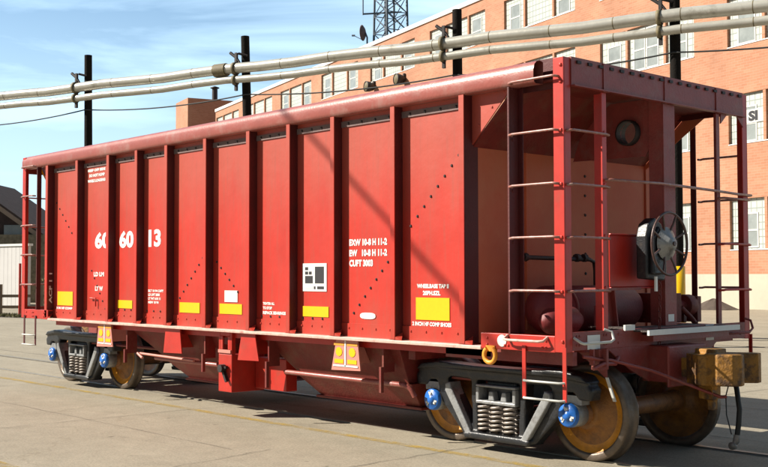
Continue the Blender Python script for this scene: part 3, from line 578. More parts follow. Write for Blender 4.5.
for (a, bq, name, m) in (((-6.741, -6.391), (-6.797, -6.339), 'gusset_plate', 'red'), ((-4.979, -4.709), (-5.062, -4.626), 'gusset_plate', 'red')):
    b = MB(); b.prism([(bq[0], 0.725), (bq[1], 0.735), (a[1], 1.06), (a[0], 1.06)], 'y', 0.045, 0.06); b.box(a[0]+0.1, a[1]-0.1, 0.06, 0.4, 0.80, 1.05); b.build(name, m, car)
for (a, bq) in (((-8.611, -8.251), (-8.667, -8.187)), ((-3.183, -2.829), (-3.266, -2.782))):
    b = MB(); b.prism([(bq[0], 0.72), (bq[1], 0.735), (a[1], 1.055), (a[0], 1.055)], 'y', 0.045, 0.06); b.box(a[0]+0.1, a[1]-0.1, 0.06, 0.4, 0.80, 1.05); g = b.build('placard_gusset', 'pink', car)
    cx = (bq[0]+bq[1])/2; b = MB(); b.box(cx-0.012, cx+0.010, 0.038, 0.0449, 0.77, 1.05); b.box(bq[0]+0.035, bq[1]-0.035, 0.038, 0.0449, 0.765, 0.782); b.m = 1
    for s in (-1, 1):
        x = cx+s*0.11; b.prism([(x+0.055*math.cos(2*math.pi*k/12), 0.925+0.05*math.sin(2*math.pi*k/12)) for k in range(12)], 'y', 0.040, 0.0449)
        b.box(x-0.075, x+0.075, 0.040, 0.0449, 0.80, 0.845); b.m = 2; b.box(x-0.085, x+0.085, 0.041, 0.0449, 0.993, 1.02); b.m = 1
    b.build('warning_sticker', ['white', 'yellow', 'orange'], g)
# operating-gear box between the chutes
b = MB(); n = 14
b.box(-5.56, -5.27, 0.10, 0.60, 0.305, 0.775); b.box(-5.56, -5.525, 0.10, 0.16, 0.775, 1.05); b.box(-5.305, -5.27, 0.10, 0.16, 0.775, 1.05); b.box(-5.525, -5.305, 0.10, 0.115, 0.775, 0.83); b.box(-5.525, -5.305, 0.10, 0.115, 1.0, 1.05); b.box(-5.525, -5.47, 0.10, 0.115, 0.83, 1.0); b.box(-5.36, -5.305, 0.10, 0.115, 0.83, 1.0)
b.box(-5.26, -4.62, 0.45, 0.62, 0.34, 0.73)
gb = b.build('gear_box', 'red', car, 0.008)
b = MB(); b.box(-5.55, -5.28, 0.085, 0.10, 0.79, 0.83); b.build('label_strip', 'pink', gb)
b = MB(); b.lathe([(0.0001, 0), (0.05, 0), (0.05, 0.07), (0.0001, 0.07)], (-5.42, 0.02, 0.60), 'y', 12, False); b.bar((-5.44, 0.62), (-5.33, 0.44), 0.035, 0.05, 0.09); b.bar((-5.33, 0.62), (-5.50, 0.56), 0.03, 0.05, 0.09)
b.build('latch_lever', 'dark', gb)
for x, z0, z1 in ((-2.53, 0.52, 0.79), (-7.955, 0.52, 0.71), (-5.94, 0.52, 0.75), (-4.56, 0.42, 0.73)):
    b = MB(); b.box(x-0.015, x+0.015, 0.10, 0.14, z0, z1); b.box(x-0.012, x+0.012, 0.1401, 0.30, z1-0.06, z1+0.3); b.build('hanger_plate', 'under', car)
for x in (-8.9, -5.6, -2.2, -4.95, -6.1):
    b = MB(); b.box(x-0.05, x+0.05, 0.25, Wc-0.25, 0.88, 1.085); b.build('crossbearer', 'under', car)
b = MB(); b.tube([(-9.9, 0.55, 0.70), (-1.6, 0.55, 0.70)], 0.022, 7); b.tube([(-9.9, 0.95, 0.92), (-1.3, 0.95, 0.92)], 0.02, 7); b.build('brake_pipe', 'under', car)
b = MB(); b.tube([(-7.75, 0.24, 0.655), (-6.35, 0.24, 0.63)], 0.018, 7); b.tube([(-7.62, 0.20, 0.60), (-7.75, 0.2, 0.66)], 0.02, 7); b.build('gate_rod', 'pink', car)

# ---------------- trucks
def truck(cx):
    P0 = Vector((cx, Wc/2, 0)); hw = Wc/2
    b = MB(); b.box(-0.20, 0.20, -1.02, 1.02, 0.46, 0.70); b.box(-0.28, 0.28, -0.35, 0.35, 0.66, 0.80)
    t = b.build('truck', 'frame', car, 0.02, P0)
    for s in (-1, 1):
        ya, yb = s*0.93, s*1.09
        b = MB()
        # top chord, arched
        top = [(-1.13, 0.60), (-1.15, 0.70), (-1.06, 0.80), (-0.80, 0.845), (-0.3, 0.825), (0.3, 0.825), (0.80, 0.845), (1.06, 0.80), (1.15, 0.70), (1.13, 0.60),
               (1.00, 0.60), (0.94, 0.665), (0.70, 0.665), (0.64, 0.715), (0.28, 0.70), (-0.28, 0.70), (-0.64, 0.715), (-0.70, 0.665), (-0.94, 0.665), (-1.00, 0.60)]
        b.prism(top, 'y', ya, yb); b.prism([(-1.12, 0.765), (-0.80, 0.80), (0.80, 0.80), (1.12, 0.765), (1.05, 0.83), (0.80, 0.865), (0.3, 0.845), (-0.3, 0.845), (-0.80, 0.865), (-1.05, 0.83)], 'y', s*0.90, s*1.12)
        # columns, spring seat
        b.prism([(-0.42, 0.115), (0.42, 0.115), (0.44, 0.17), (0.34, 0.185), (-0.34, 0.185), (-0.44, 0.17)], 'y', s*0.88, s*1.13)
        for u in (-1, 1):
            b.prism([(u*0.27, 0.20), (u*0.34, 0.20), (u*0.36, 0.71), (u*0.28, 0.71)], 'y', s*0.94, s*1.08)
            b.prism([(u*0.70, 0.69), (u*0.62, 0.60), (u*0.64, 0.40), (u*0.73, 0.40), (u*0.74, 0.69)], 'y', ya+s*0.01, yb-s*0.01)
            b.prism([(u*0.345, 0.215), (u*0.36, 0.13), (u*0.47, 0.14), (u*0.80, 0.47), (u*0.845, 0.655), (u*0.70, 0.66), (u*0.60, 0.60), (u*0.40, 0.30)], 'y', s*0.945, s*1.075)
        fr = cast(b.build('side_frame', 'frame', t, 0.018), 0.013, 5)
        for u in (-1, 1):   # tension arms, sunlit grey put into their colour
            b = MB(); b.prism([(u*0.31, 0.15), (u*0.39, 0.135), (u*0.69, 0.57), (u*0.685, 0.645), (u*0.62, 0.66), (u*0.595, 0.595)], 'y', s*0.96, s*1.125)
            cast(b.build('side_frame_arm', 'greysteel', t, 0.012), 0.010, 4)
        b = MB()   # bolster end window
        b.box(-0.26, 0.26, s*0.95, s*1.12, 0.475, 0.51); b.box(-0.26, -0.22, s*0.95, s*1.12, 0.50, 0.64); b.box(0.22, 0.26, s*0.95, s*1.12, 0.50, 0.64); b.box(-0.26, 0.26, s*0.95, s*1.12, 0.64, 0.665); b.prism([(-0.12, 0.51), (-0.04, 0.51), (-0.06, 0.60), (-0.11, 0.60)], 'y', s*0.99, s*1.09); b.prism([(0.04, 0.51), (0.12, 0.51), (0.11, 0.60), (0.06, 0.60)], 'y', s*0.99, s*1.09)
        b.build('bolster_end', 'greysteel', t, 0.01)
        for yy in (1.06, 0.93):
            for u in (-0.185, -0.015, 0.155):
                b = MB(); N = 84; b.tube([(u+0.064*math.cos(2*math.pi*6.2*k/N), s*yy+0.064*math.sin(2*math.pi*6.2*k/N), 0.195+0.27*k/N) for k in range(N+1)], 0.0135, 6)
                b.build('spring', 'spring', t)
    for u in (-0.889, 0.889):
        b = MB(); b.lathe([(0.0001, -1.03), (0.075, -1.03), (0.078, -0.95), (0.10, -0.90), (0.11, -0.86), (0.11, -0.70), (0.095, -0.6), (0.088, 0), (0.095, 0.6), (0.11, 0.70), (0.11, 0.86), (0.10, 0.90), (0.078, 0.95), (0.075, 1.03), (0.0001, 1.03)], (u, 0, 0.457), 'y', 24)
        b.m = 1; b.lathe([(0.089, -0.16), (0.0905, -0.16), (0.0905, -0.11), (0.089, -0.11)], (u, 0, 0.457), 'y', 24)
        b.build('axle', ['axle', 'worn'], t)
        for s in (-1, 1):
            b = MB()
            # wheel: from bore outwards on the outer face, round the tread, back over the flange
            b.lathe([(0.10, s*0.865), (0.14, s*0.865), (0.155, s*0.85), (0.17, s*0.81), (0.23, s*0.775), (0.305, s*0.762)], (u, 0, 0.457), 'y', 48)
            b.m = 2; b.lathe([(0.305, s*0.762), (0.345, s*0.768), (0.378, s*0.790)], (u, 0, 0.457), 'y', 48); b.m = 0
            b.lathe([(0.378, s*0.690), (0.34, s*0.700), (0.25, s*0.72), (0.17, s*0.70), (0.14, s*0.67), (0.10, s*0.67)], (u, 0, 0.457), 'y', 48)
            b.m = 1; b.lathe([(0.378, s*0.790), (0.390, s*0.803), (0.400, s*0.806), (0.440, s*0.806), (0.450, s*0.799), (0.456, s*0.785), (0.459, s*0.74), (0.464, s*0.712), (0.476, s*0.700), (0.484, s*0.688), (0.484, s*0.678), (0.472, s*0.668), (0.40, s*0.668), (0.378, s*0.690)], (u, 0, 0.457), 'y', 48)
            b.build('wheel', ['rust', 'tyre', 'litrim'], t)
            b = MB(); b.lathe([(0.078, s*0.93), (0.115, s*0.94), (0.115, s*1.07), (0.10, s*1.085)], (u, 0, 0.457), 'y', 24)
            b.box(u-0.13, u+0.13, s*0.95, s*1.07, 0.555, 0.64)
            bb = b.build('bearing', 'greysteel', t)
            b = MB(); b.lathe([(0.114, s*1.085), (0.108, s*1.115), (0.096, s*1.125), (0.045, s*1.125), (0.04, s*1.14), (0.0001, s*1.14)], (u, 0, 0.457), 'y', 24)
            b.m = 1
            for k in range(3):
                a = R(90+120*k); c = Vector((u+0.062*math.cos(a), s*1.125, 0.457+0.062*math.sin(a))); b.dome(c, 0.021, (0, s, 0), 6)
                b.bar((u+0.02*math.cos(a), 0.457+0.02*math.sin(a)), (u+0.085*math.cos(a+0.35), 0.457+0.085*math.sin(a+0.35)), 0.018, s*1.118, s*1.130)
            b.build('bearing_cap', ['blue', 'sash'], t)
    # bearing end label tabs and brake beams
    for u in (-1, 1):
        b = MB(); b.tube([(u*0.36, -0.75, 0.33), (u*0.36, 0.75, 0.33)], 0.03, 8); b.box(u*0.36, u*0.45, -0.80, -0.66, 0.25, 0.48); b.box(u*0.36, u*0.45, 0.66, 0.80, 0.25, 0.48); b.build('brake_beam', 'frame', t)
    return t
truck(-1.235); truck(-10.14)
b = MB(); b.bar((-0.40, 0.35), (-0.22, 0.02+0.07), 0.001, 0.5, 0.5); 
b = MB(); b.hexa([(0.02, 0.66, 0.60), (0.045, 0.66, 0.60), (0.045, 0.68, 0.60), (0.02, 0.68, 0.60), (-0.02, 0.60, 0.82), (0.005, 0.60, 0.82), (0.005, 0.62, 0.82), (-0.02, 0.62, 0.82)]); b.build('clearance_tab', 'sash', car)

# ---------------- near end equipment
b = MB(); b.box(-0.10, 0.20, 1.29, 1.86, 0.74, 1.085); b.box(0.20, 0.23, 1.25, 1.90, 0.70, 1.085); st = b.build('striker', 'endsill', car, 0.02)
b = MB()   # coupler: shank, head, guard arm, knuckle
b.box(0.2, 0.42, 1.46, 1.69, 0.79, 0.97)
b.prism([(0.32, 1.40), (0.52, 1.28), (0.62, 1.30), (0.60, 1.44), (0.72, 1.52), (0.74, 1.62), (0.66, 1.72), (0.80, 1.86), (0.78, 1.95), (0.70, 1.97), (0.52, 1.84), (0.32, 1.76)], 'z', 0.74, 1.02)
b.prism([(0.40, 1.42), (0.60, 1.36), (0.62, 1.60), (0.40, 1.66)], 'z', 1.02, 1.07); b.prism([(0.42, 1.44), (0.58, 1.42), (0.56, 1.60), (0.42, 1.60)], 'z', 0.60, 0.74); b.box(0.50, 0.56, 1.46, 1.54, 0.50, 0.60)
cp = cast(b.build('coupler', 'couple', car, 0.045), 0.010, 10)
b = MB(); b.prism([(0.57, 1.30), (0.72, 1.27), (0.84, 1.33), (0.88, 1.42), (0.86, 1.50), (0.78, 1.52), (0.74, 1.46), (0.62, 1.46)], 'z', 0.745, 1.035); b.lathe([(0.0001, 1.07), (0.03, 1.07), (0.03, 0.70), (0.0001, 0.70)], (0.63, 1.37, 0), 'z', 10); cast(b.build('knuckle', 'couple', cp, 0.05), 0.010, 10)
b = MB(); b.box(-11.17-0.2, -11.05, 1.29, 1.86, 0.74, 1.085); b.build('striker', 'endsill', car, 0.02)
b = MB(); b.box(-11.6, -11.35, 1.46, 1.69, 0.79, 0.97); b.prism([(-11.5, 1.38), (-11.95, 1.3), (-11.98, 1.8), (-11.5, 1.78)], 'z', 0.74, 1.02); b.build('coupler', 'couple', car, 0.03)
b = MB(); b.tube([(0.10, 1.98, 0.86), (0.34, 1.96, 0.84), (0.48, 1.92, 0.80), (0.56, 1.88, 0.68), (0.60, 1.86, 0.48), (0.59, 1.855, 0.34), (0.575, 1.85, 0.22)], 0.025, 10)
b.tube([(0.50, 1.86, 0.74), (0.47, 1.84, 0.60), (0.48, 1.83, 0.42), (0.53, 1.83, 0.24)], 0.006, 6); hs = b.build('air_hose', 'hose', car)
b = MB(); b.tube([(0.575, 1.85, 0.24), (0.57, 1.845, 0.18), (0.56, 1.83, 0.15)], [0.028, 0.034, 0.026], 8); b.lathe([(0.0001, -0.02), (0.038, -0.02), (0.038, 0.02), (0.0001, 0.02)], (0.548, 1.82, 0.135), 'y', 12); b.build('hose_coupling', 'spring', hs)
b = MB(); b.tube([(0.02, 0.22, 1.03), (0.05, 0.30, 1.02), (0.05, 0.40, 1.0), (0.08, 0.56, 0.985), (0.22, 0.98, 0.875), (0.62, 1.50, 0.625), (0.66, 1.53, 0.63)], 0.015, 8)
b.box(0.0, 0.045, 0.34, 0.36, 0.95, 1.09); b.box(0.0, 0.10, 0.46, 0.49, 0.93, 1.09); b.build('uncoupling_lever', 'endsill', car)
b = MB()
b.box(-0.04, 0.05, 0.42, 0.56, 0.90, 1.085); b.tube([(0.05, 0.33, 0.92), (0.08, 0.45, 0.96), (0.08, 0.62, 0.95), (0.04, 0.72, 1.0)], 0.02, 7); b.prism([(-0.02, 1.085), (-0.02, 0.80), (-0.40, 1.085)], 'y', 0.62, 0.64)
b.build('lever_bracket', 'endsill', car, 0.004)
b = MB(); b.prism([(0.62, 1.085), (1.29, 1.085), (1.29, 0.74), (1.0, 0.86)], 'x', -0.03, -0.01); b.prism([(2.53, 1.085), (1.86, 1.085), (1.86, 0.74), (2.15, 0.86)], 'x', -0.03, -0.01); b.box(-1.6, -0.03, 0.14, 0.20, 0.95, 1.07); b.box(-1.2, 0-0.03, 0.3, 2.85, 1.06, 1.084)
b.build('draft_gusset', 'endsill', car)
# platform
b = MB(); b.m = 0; b.box(-0.42, 0.15, 1.02, 2.62, 1.222, 1.236); b.m = 1; b.box(0.151, 0.175, 1.02, 2.64, 1.192, 1.243); b.m = 0
b.build('crossover_platform', ['grille', 'white'], car)
b = MB(); b.box(-0.40, 0.0, 0.86, 1.015, 1.252, 1.266); b.m = 1; b.box(0.001, 0.022, 0.86, 1.015, 1.238, 1.29); b.build('step_board', ['grille', 'white'], car)
b = MB(); b.box(-0.02, 0.13, 1.15, 2.5, 1.13, 1.19); b.build('platform_bracket', 'endsill', car)
# brake reservoir
b = MB(); b.lathe([(0.0001, 0.55), (0.10, 0.57), (0.19, 0.62), (0.23, 0.70), (0.23, 2.00), (0.19, 2.08), (0.10, 2.13), (0.0001, 2.15)], (-0.80, 0, 1.42), 'y', 28)
b.lathe([(0.233, 0.90), (0.24, 0.90), (0.24, 0.94), (0.233, 0.94)], (-0.80, 0, 1.42), 'y', 28); b.build('air_reservoir', 'tank', car)
b = MB(); b.lathe([(0.0001, 0.20), (0.06, 0.21), (0.12, 0.30), (0.13, 0.40), (0.13, 0.62), (0.06, 0.74), (0.0001, 0.80)], (-0.42, 0, 1.33), 'y', 20); b.box(-0.42, -0.26, 0.98, 1.10, 1.26, 1.46); b.build('brake_valve', 'tank', car)
b = MB(); b.prism([(0.92, 1.25), (1.06, 1.25), (1.00, 1.62), (0.90, 1.62)], 'x', -0.26, -0.25); b.prism([(1.06, 1.25), (1.075, 1.25), (1.015, 1.62), (1.0, 1.62)], 'x', -0.30, -0.20); b.box(-0.30, -0.10, 0.66, 1.30, 1.61, 1.635); b.build('tank_stand', 'endsill', car)
b = MB(); b.tube([(-0.9, 0.40, 1.93), (-0.9, 1.55, 1.915), (-0.9, 1.63, 1.89), (-0.9, 1.65, 1.80), (-0.9, 1.65, 1.3)], 0.022, 8)
for y in (0.42, 0.50, 1.32, 1.44): b.tube([(-0.9, y, 1.93), (-0.9, y+0.05, 1.93)], 0.042, 8)
b.build('train_pipe', 'dark', car)
# hand brake: bracket, gear housing, wheel
b = MB(); b.box(-0.13, -0.115, 0.82, 1.5549, 1.64, 2.13); b.box(-0.13, -0.10, 0.82, 1.5549, 2.13, 2.145); b.box(-0.13, -0.10, 0.82, 1.5549, 1.625, 1.64); b.build('brake_mount', 'red', car, 0.01)
b = MB(); pr = [(1.10, 1.72), (1.40, 1.70), (1.44, 1.80), (1.42, 2.10), (1.36, 2.24), (1.25, 2.30), (1.14, 2.24), (1.10, 2.12)]
b.prism(pr, 'x', -0.019, 0.10); b.prism([(1.14, 1.76), (1.36, 1.76), (1.37, 2.06), (1.25, 2.22), (1.15, 2.10)], 'x', 0.10, 0.15); hb = b.build('hand_brake', 'frame', car, 0.015)
b = MB(); cy, cz, cx = 1.335, 2.05, 0.20
b.lathe([(0.285, 0.0), (0.290, 0.012), (0.302, 0.012), (0.310, 0.0), (0.302, -0.012), (0.290, -0.012), (0.285, 0.0)], (cx, cy, cz), 'x', 40)
for k in range(8):
    a = R(22.5+45*k); b.tube([(cx-0.03, cy+0.12*math.cos(a), cz+0.12*math.sin(a)), (cx-0.01, cy+0.20*math.cos(a), cz+0.20*math.sin(a)), (cx, cy+0.29*math.cos(a), cz+0.29*math.sin(a))], 0.011, 6)
b.m = 1; b.lathe([(0.16, -0.035), (0.155, -0.03), (0.06, 0.03), (0.055, 0.045), (0.0001, 0.045)], (cx, cy, cz), 'x', 28); b.lathe([(0.16, -0.036), (0.05, -0.06), (0.0001, -0.06)], (cx, cy, cz), 'x', 28)
b.m = 0; b.tube([(0.15, cy, cz), (0.26, cy, cz)], 0.022, 8)
b.build('brake_wheel', ['rim', 'greysteel'], hb)
b = MB(); b.box(0.12, 0.135, 1.19, 1.225, 1.60, 1.74); b.build('release_lever', 'white', hb)
b = MB()
for k in range(13):   # chain of links
    z = 1.70-k*0.055; x = 0.03+0.002*k; y = 1.42-0.005*k; n = 10
    pts = [((x+(0.014*math.cos(2*math.pi*i/n) if k % 2 else 0)), y+(0 if k % 2 else 0.014*math.cos(2*math.pi*i/n)), z+0.034*math.sin(2*math.pi*i/n)) for i in range(n+1)]
    b.tube(pts, 0.006, 5, caps=False)
b.build('brake_chain', 'under', hb)
b = MB(); b.box(-0.80, -0.42, 2.20, 2.50, 1.25, 1.56); b.lathe([(0.0001, 2.50), (0.09, 2.50), (0.09, 2.62), (0.055, 2.66), (0.055, 2.80), (0.12, 2.80), (0.12, 2.94), (0.0001, 2.94)], (-0.6, 0, 1.42), 'y', 20); b.box(-0.8, -0.5, 2.94, 3.02, 1.24, 1.52); b.tube([(-0.5, 2.62, 1.40), (-0.45, 2.72, 1.30), (-0.45, 2.80, 1.24)], 0.03, 7)
b.tube([(-0.55, 2.3, 1.56), (-0.55, 2.3, 1.60), (-0.55, 2.36, 1.62)], 0.02, 6); b.box(-0.58, -0.52, 2.70, 2.76, 1.24, 1.34)
b.build('brake_cylinder', 'under', car, 0.008)
b = MB(); b.box(0.001, 0.004, 1.60, 1.70, 1.30, 1.37); b.build('paper_tag', 'white', car)

# ================================================================== PIPE RUN ON POLES
PD = Vector((6.27, 2.02, 0)).normalized()
poles = [(-27.15, 9.33, 9.09, 0.012, 0.008), (-20.85, 11.36, 9.0, 0.035, 0.0), (-14.18, 13.48, 8.92, 0.004, 0.0), (-8.62, 15.30, 9.6, 0.0, 0.0)]
plab = ['leftmost dark timber pole, standing clear against the sky behind the railcar', 'leaning dark timber pole in front of the brick penthouse end, behind the railcar middle',
        'dark timber pole just right of the lattice aerial tower, behind the railcar top', 'dark timber pole with yellow guard at its foot behind the railcar end']
pang = math.atan2(PD.y, PD.x)
for i, (x, y, h, lx, ly) in enumerate(poles):
    t = thing('utility_pole', plab[i], 'pole', (x, y, 0), pang, 'timber poles carrying the pipes')
    b = MB(); n = 7; b.tube([(-lx*(h-k*h/n), ly*(k*h/n), k*h/n) if False else (-lx*k*h/n+lx*h*0.45, 0, k*h/n) for k in range(n+1)], [0.150-0.022*k/n for k in range(n+1)], 12)
    b.build('shaft', 'wood', t)
    b = MB(); b.box(-0.40, 0.05, -0.30, -0.16, 7.60, 7.66); b.box(-0.30, -0.22, -0.36, -0.28, 7.3, 8.45); b.tube([(-0.26, -0.22, 8.45), (-0.02, -0.10, 8.38)], 0.04, 6); b.tube([(-0.50, -0.30, 8.48), (-0.26, -0.30, 8.30)], 0.05, 6); b.tube([(-0.26, -0.32, 8.32), (-0.12, -0.32, 8.12)], 0.035, 6)
    b.build('pipe_bracket', 'dark', t)
    b = MB()
    for z, r in ((7.97, 0.165), (7.62, 0.125)):
        b.lathe([(r, -0.05), (r+0.03, -0.05), (r+0.03, 0.05), (r, 0.05)], (-0.28, -0.34, z), 'x', 16)
    b.build('pipe_clamp', 'clamp', t)
    if i == 3: b = MB(); b.lathe([(0.152, 0.0), (0.175, 0.0), (0.175, 1.95), (0.152, 1.95)], (0, 0, 0), 'z', 14); b.build('pole_guard', 'yellow', t)
NV = Vector((-PD.y, PD.x, 0))
def pipe_line(name, label, z, r, sag):
    t = MB(); pts = []
    a, bb = Vector((-27.15, 9.33, 0))-PD*14, Vector((-8.62, 15.30, 0))+PD*9
    n = 34
    for k in range(n+1):
        p = a.lerp(bb, k/n)-NV*0.34; pts.append((p.x, p.y, z+0.025*math.sin(k*1.7)+sag*math.sin(k*0.9)))
    t.tube(pts, r, 18)
    d = Vector(pts[-1])-Vector(pts[0])
    for k in range(1, 3*n, 4):   # lagging bands
        i = min(n-1, int(k/3)); q = Vector(pts[i]).lerp(Vector(pts[i+1]), (k % 3)/3); t.m = 1; dd = (Vector(pts[i+1])-Vector(pts[i])).normalized()
        t.tube([q-dd*0.012, q+dd*0.012], r+0.002, 18, smooth=True); t.m = 0
    o = t.build(name, ['pipe', 'clamp']); tag(o, label, 'pipe')
    return o
pipe_line('steam_pipe', 'thick pale grey lagged pipe, upper of the two crossing above the railcar', 7.97, 0.155, 0.0)
pipe_line('steam_pipe', 'thinner pale grey lagged pipe, lower of the two crossing above the railcar', 7.62, 0.112, 0.01)
b = MB(); q = Vector((-20.85, 11.36, 0))-PD*0.82-NV*0.34; b.tube([(q.x-PD.x*0.22, q.y-PD.y*0.22, 7.97), (q.x+PD.x*0.22, q.y+PD.y*0.22, 7.97)], 0.20, 14); tag(b.build('pipe_sleeve', 'clamp'), 'dark rusty sleeve round the upper pipe beside the leaning pole', 'pipe sleeve')
# sagging cable strung on the poles
b = MB(); att = [Vector((-27.15, 9.33, 7.24))-PD*7+Vector((0, 0, -0.1)), Vector((-27.15, 9.33, 7.24)), Vector((-20.85, 11.36, 7.19)), Vector((-14.18, 13.48, 7.12)), Vector((-8.62, 15.30, 7.12)), Vector((-8.62, 15.3, 7.2))+PD*7]
pts = []
for i in range(len(att)-1):
    for k in range(12): u = k/12; p = att[i].lerp(att[i+1], u)-NV*0.18; p.z -= 4*0.16*u*(1-u); pts.append(p)
b.tube(pts, 0.022, 6); tag(b.build('cable', 'wire'), 'thin black sagging cable running from pole to pole below the pipes', 'cable')

# ================================================================== BRICK BUILDING
ang = 74.8
bu = Vector((-math.sin(R(ang)), math.cos(R(ang)), 0)); rot = math.atan2(bu.y, bu.x)   # local +x runs away along the facade
bld = thing('brick_building', 'long orange brick factory building with bands of pale glass-block windows behind the railcar', 'building', (-21.723, 42.290, 0), rot)
# local: x along facade away, outward normal (towards the track) = +y after rotation? computed below
nrm = Vector((-math.cos(R(ang)), -math.sin(R(ang)), 0)); loc_n = Matrix.Rotation(-rot, 3, 'Z') @ nrm
SY = 1 if loc_n.y > 0 else -1           # outward side in local y
ROOF = 21.2
rows = [(3.0, 5.55), (8.36, 10.85), (13.35, 15.85), (18.15, 20.45)]
groups = [-27.2+10.3*k for k in range(0, 11)]   # left edges
groups = [3.7+10.3*k for k in range(-3, 8)]
b = MB()
# wall as bands and piers around the window openings, 0.3 deep reveal
x0, x1 = -30.0, 84.0
zs = [1.75]+[v for r in rows for v in r]+[ROOF]
for i in range(0, len(zs), 2): b.box(x0, x1, 0, -SY*0.35, zs[i], zs[i+1])
for z0, z1 in rows:
    e = x0
    for g in groups+[None]:
        q = x1 if g is None else g
        b.box(e, q, 0.0, -SY*0.35, z0, z1)
        if g is not None: e = g+7.9
b.box(x0, x1, -SY*16, -SY*15.6, 0, ROOF); b.box(x0, x0+0.3, -SY*0.35, -SY*15.6, 0, ROOF); b.box(x1-0.3, x1, -SY*0.35, -SY*15.6, 0, ROOF)
# stair tower at the far end
b.box(84.0, 100.7, 0, -SY*14, 0, 19.6); b.box(95.3, 100.7, 0.0, -SY*16, 19.6, 24.6)
b.build('wall', 'brick', bld)
b = MB(); b.box(x0, x1, 0.0+SY*0.02, -SY*0.35, 0, 1.75); b.build('base_band', 'basewall', bld)
b = MB(); b.box(x0-0.1, x1, SY*0.10, -SY*0.5, ROOF, ROOF+0.32); b.box(84.0, 95.2, SY*0.08, -SY*0.4, 19.6, 19.8); b.build('coping', 'coping', bld)
b = MB(); b.box(x0+0.3, x1-0.3, -SY*0.5, -SY*15.6, ROOF-0.5, ROOF-0.3); b.build('roof', 'roof', bld)
b = MB(); b.tube([(96.5, -SY*4, 24.6), (96.5, -SY*4, 26.3)], 0.38, 10); b.lathe([(0.0001, 26.6), (0.6, 26.4), (0.6, 26.3)], (96.5, -SY*4, 0), 'z', 12); b.build('flue', 'dark', bld)
yw = -SY*0.16
for ri, (z0, z1) in enumerate(rows):
    for gi, g in enumerate(groups):
        if g > 30 and ri < 2: continue
        if g > 70 and ri < 3: continue
        b = MB(); b.box(g, g+7.9, yw, yw-SY*0.08, z0, z1)
        b.m = 1
        for xx in (g+2.30, g+5.5): b.box(xx-0.09, xx+0.09, SY*-0.01, yw, z0, z1)
        b.m = 2; b.box(g, g+7.9, SY*0.03, yw, z0-0.05, z0)
        w = b.build('window', ['gblock', 'brick', 'coping'], bld)
        if g > 62: continue
        rr = random.Random(ri*31+gi*7)
        # opening lights: outer bays have a casement, sometimes the centre has two tall lights
        def light(xa, xb, za, zb, rails=1):
            b = MB(); y1 = yw+SY*0.03; yp = yw+SY*0.012
            b.m = 1; b.box(xa, xb, yw+SY*0.001, yp, za, zb); b.m = 0
            f = 0.08
            b.box(xa-f, xb+f, yw+SY*0.001, y1, za-f, za); b.box(xa-f, xb+f, yw+SY*0.001, y1, zb, zb+f); b.box(xa-f, xa, yw+SY*0.001, y1, za, zb); b.box(xb, xb+f, yw+SY*0.001, y1, za, zb)
            for k in range(rails): zz = za+(zb-za)*(k+1)/(rails+1); b.box(xa, xb, yp, y1, zz-0.045, zz+0.045)
            b.build('sash', ['sash', 'glassdark'], w)
        zb = z1-0.45; za = z0+0.12 if ri != 0 else z0+0.15
        if ri == 0: zb = z0+1.75
        light(g+0.75, g+1.85, za, min(zb, za+1.75))
        light(g+6.2, g+7.25, za, min(zb, za+1.65))
        if ri == 2 and gi % 2 == 1: light(g+3.0, g+3.85, z0+0.12, z1-0.2); light(g+4.1, g+4.95, z0+0.12, z1-0.2)
# the S sign in the lower window at the right
b = MB(); yy = yw+SY*0.05
b.box(-0.95, 0.35, yw+SY*0.035, yy, 9.32, 10.0); o = b.build('window_sign', 'sash', bld)
b = MB(); text_mb(b, 'SI', 0, 0.62, 0, 0.52, 0, 0.06); b.v = [(0.05-v[0], yy+SY*0.004, 9.40+v[2]) for v in b.v]; b.build('sign_letters', 'black', o)
# wall mounted vent hoods under the pipes
for k, (tx, tz) in enumerate(((41.6, 17.6), (36.2, 17.35))):
    t = thing('wall_lamp', ['round wall lamp on the brick facade below the pale windows, left of the pair', 'round wall lamp on the brick facade close to the big pipe, right of the pair'][k], 'lamp', Vector((-21.723, 42.29, 0))+bu*tx+nrm*0.02+Vector((0, 0, tz)), rot, 'round lamps on the brick facade')
    b = MB(); b.lathe([(0.0001, SY*0.15), (0.30, SY*0.15), (0.42, SY*0.5), (0.46, SY*0.85), (0.40, SY*0.86)], (0, 0, 0), 'y', 16); b.build('lamp_shade', 'dark', t)
    b = MB(); b.lathe([(0.40, SY*0.80), (0.20, SY*0.90), (0.0001, SY*0.92)], (0, 0, 0), 'y', 16); b.build('lens', 'clamp', t)
    b = MB(); b.box(-0.1, 0.1, 0, SY*0.15, -0.1, 0.5); b.build('bracket', 'dark', t)
# lattice tower on the roof
tw = thing('aerial_tower', 'blue-grey steel lattice aerial tower standing on the factory roof', 'tower', (-74.2, 66.4, ROOF-0.3), rot)
b = MB(); hw = 1.55; zt = 22
legs = [(-hw, -hw*0.8), (hw, -hw*0.8), (hw, hw*0.8), (-hw, hw*0.8)]
def lp(i, z): k = 1-0.25*z/zt; return (legs[i][0]*k, legs[i][1]*k, z)
for i in range(4): b.tube([lp(i, 0), lp(i, zt)], 0.13, 6); 
for i in range(4):
    for k in range(12):
        z = k*1.8; jn = (i+1) % 4
        if z+1.8 > zt: continue
        b.tube([lp(i, z), lp(jn, z+1.8)], 0.055, 4); b.tube([lp(jn, z), lp(i, z+1.8)], 0.055, 4); b.tube([lp(i, z), lp(jn, z)], 0.05, 4)
b.build('lattice', 'galv', tw)
b = MB(); b.tube([(0.4, 0.3, 0), (0.4, 0.3, zt)], 0.22, 8); b.build('cable_duct', 'galv', tw)
rv = Matrix.Rotation(-rot, 3, 'Z') @ Vector((0.673, 0.739, 0))
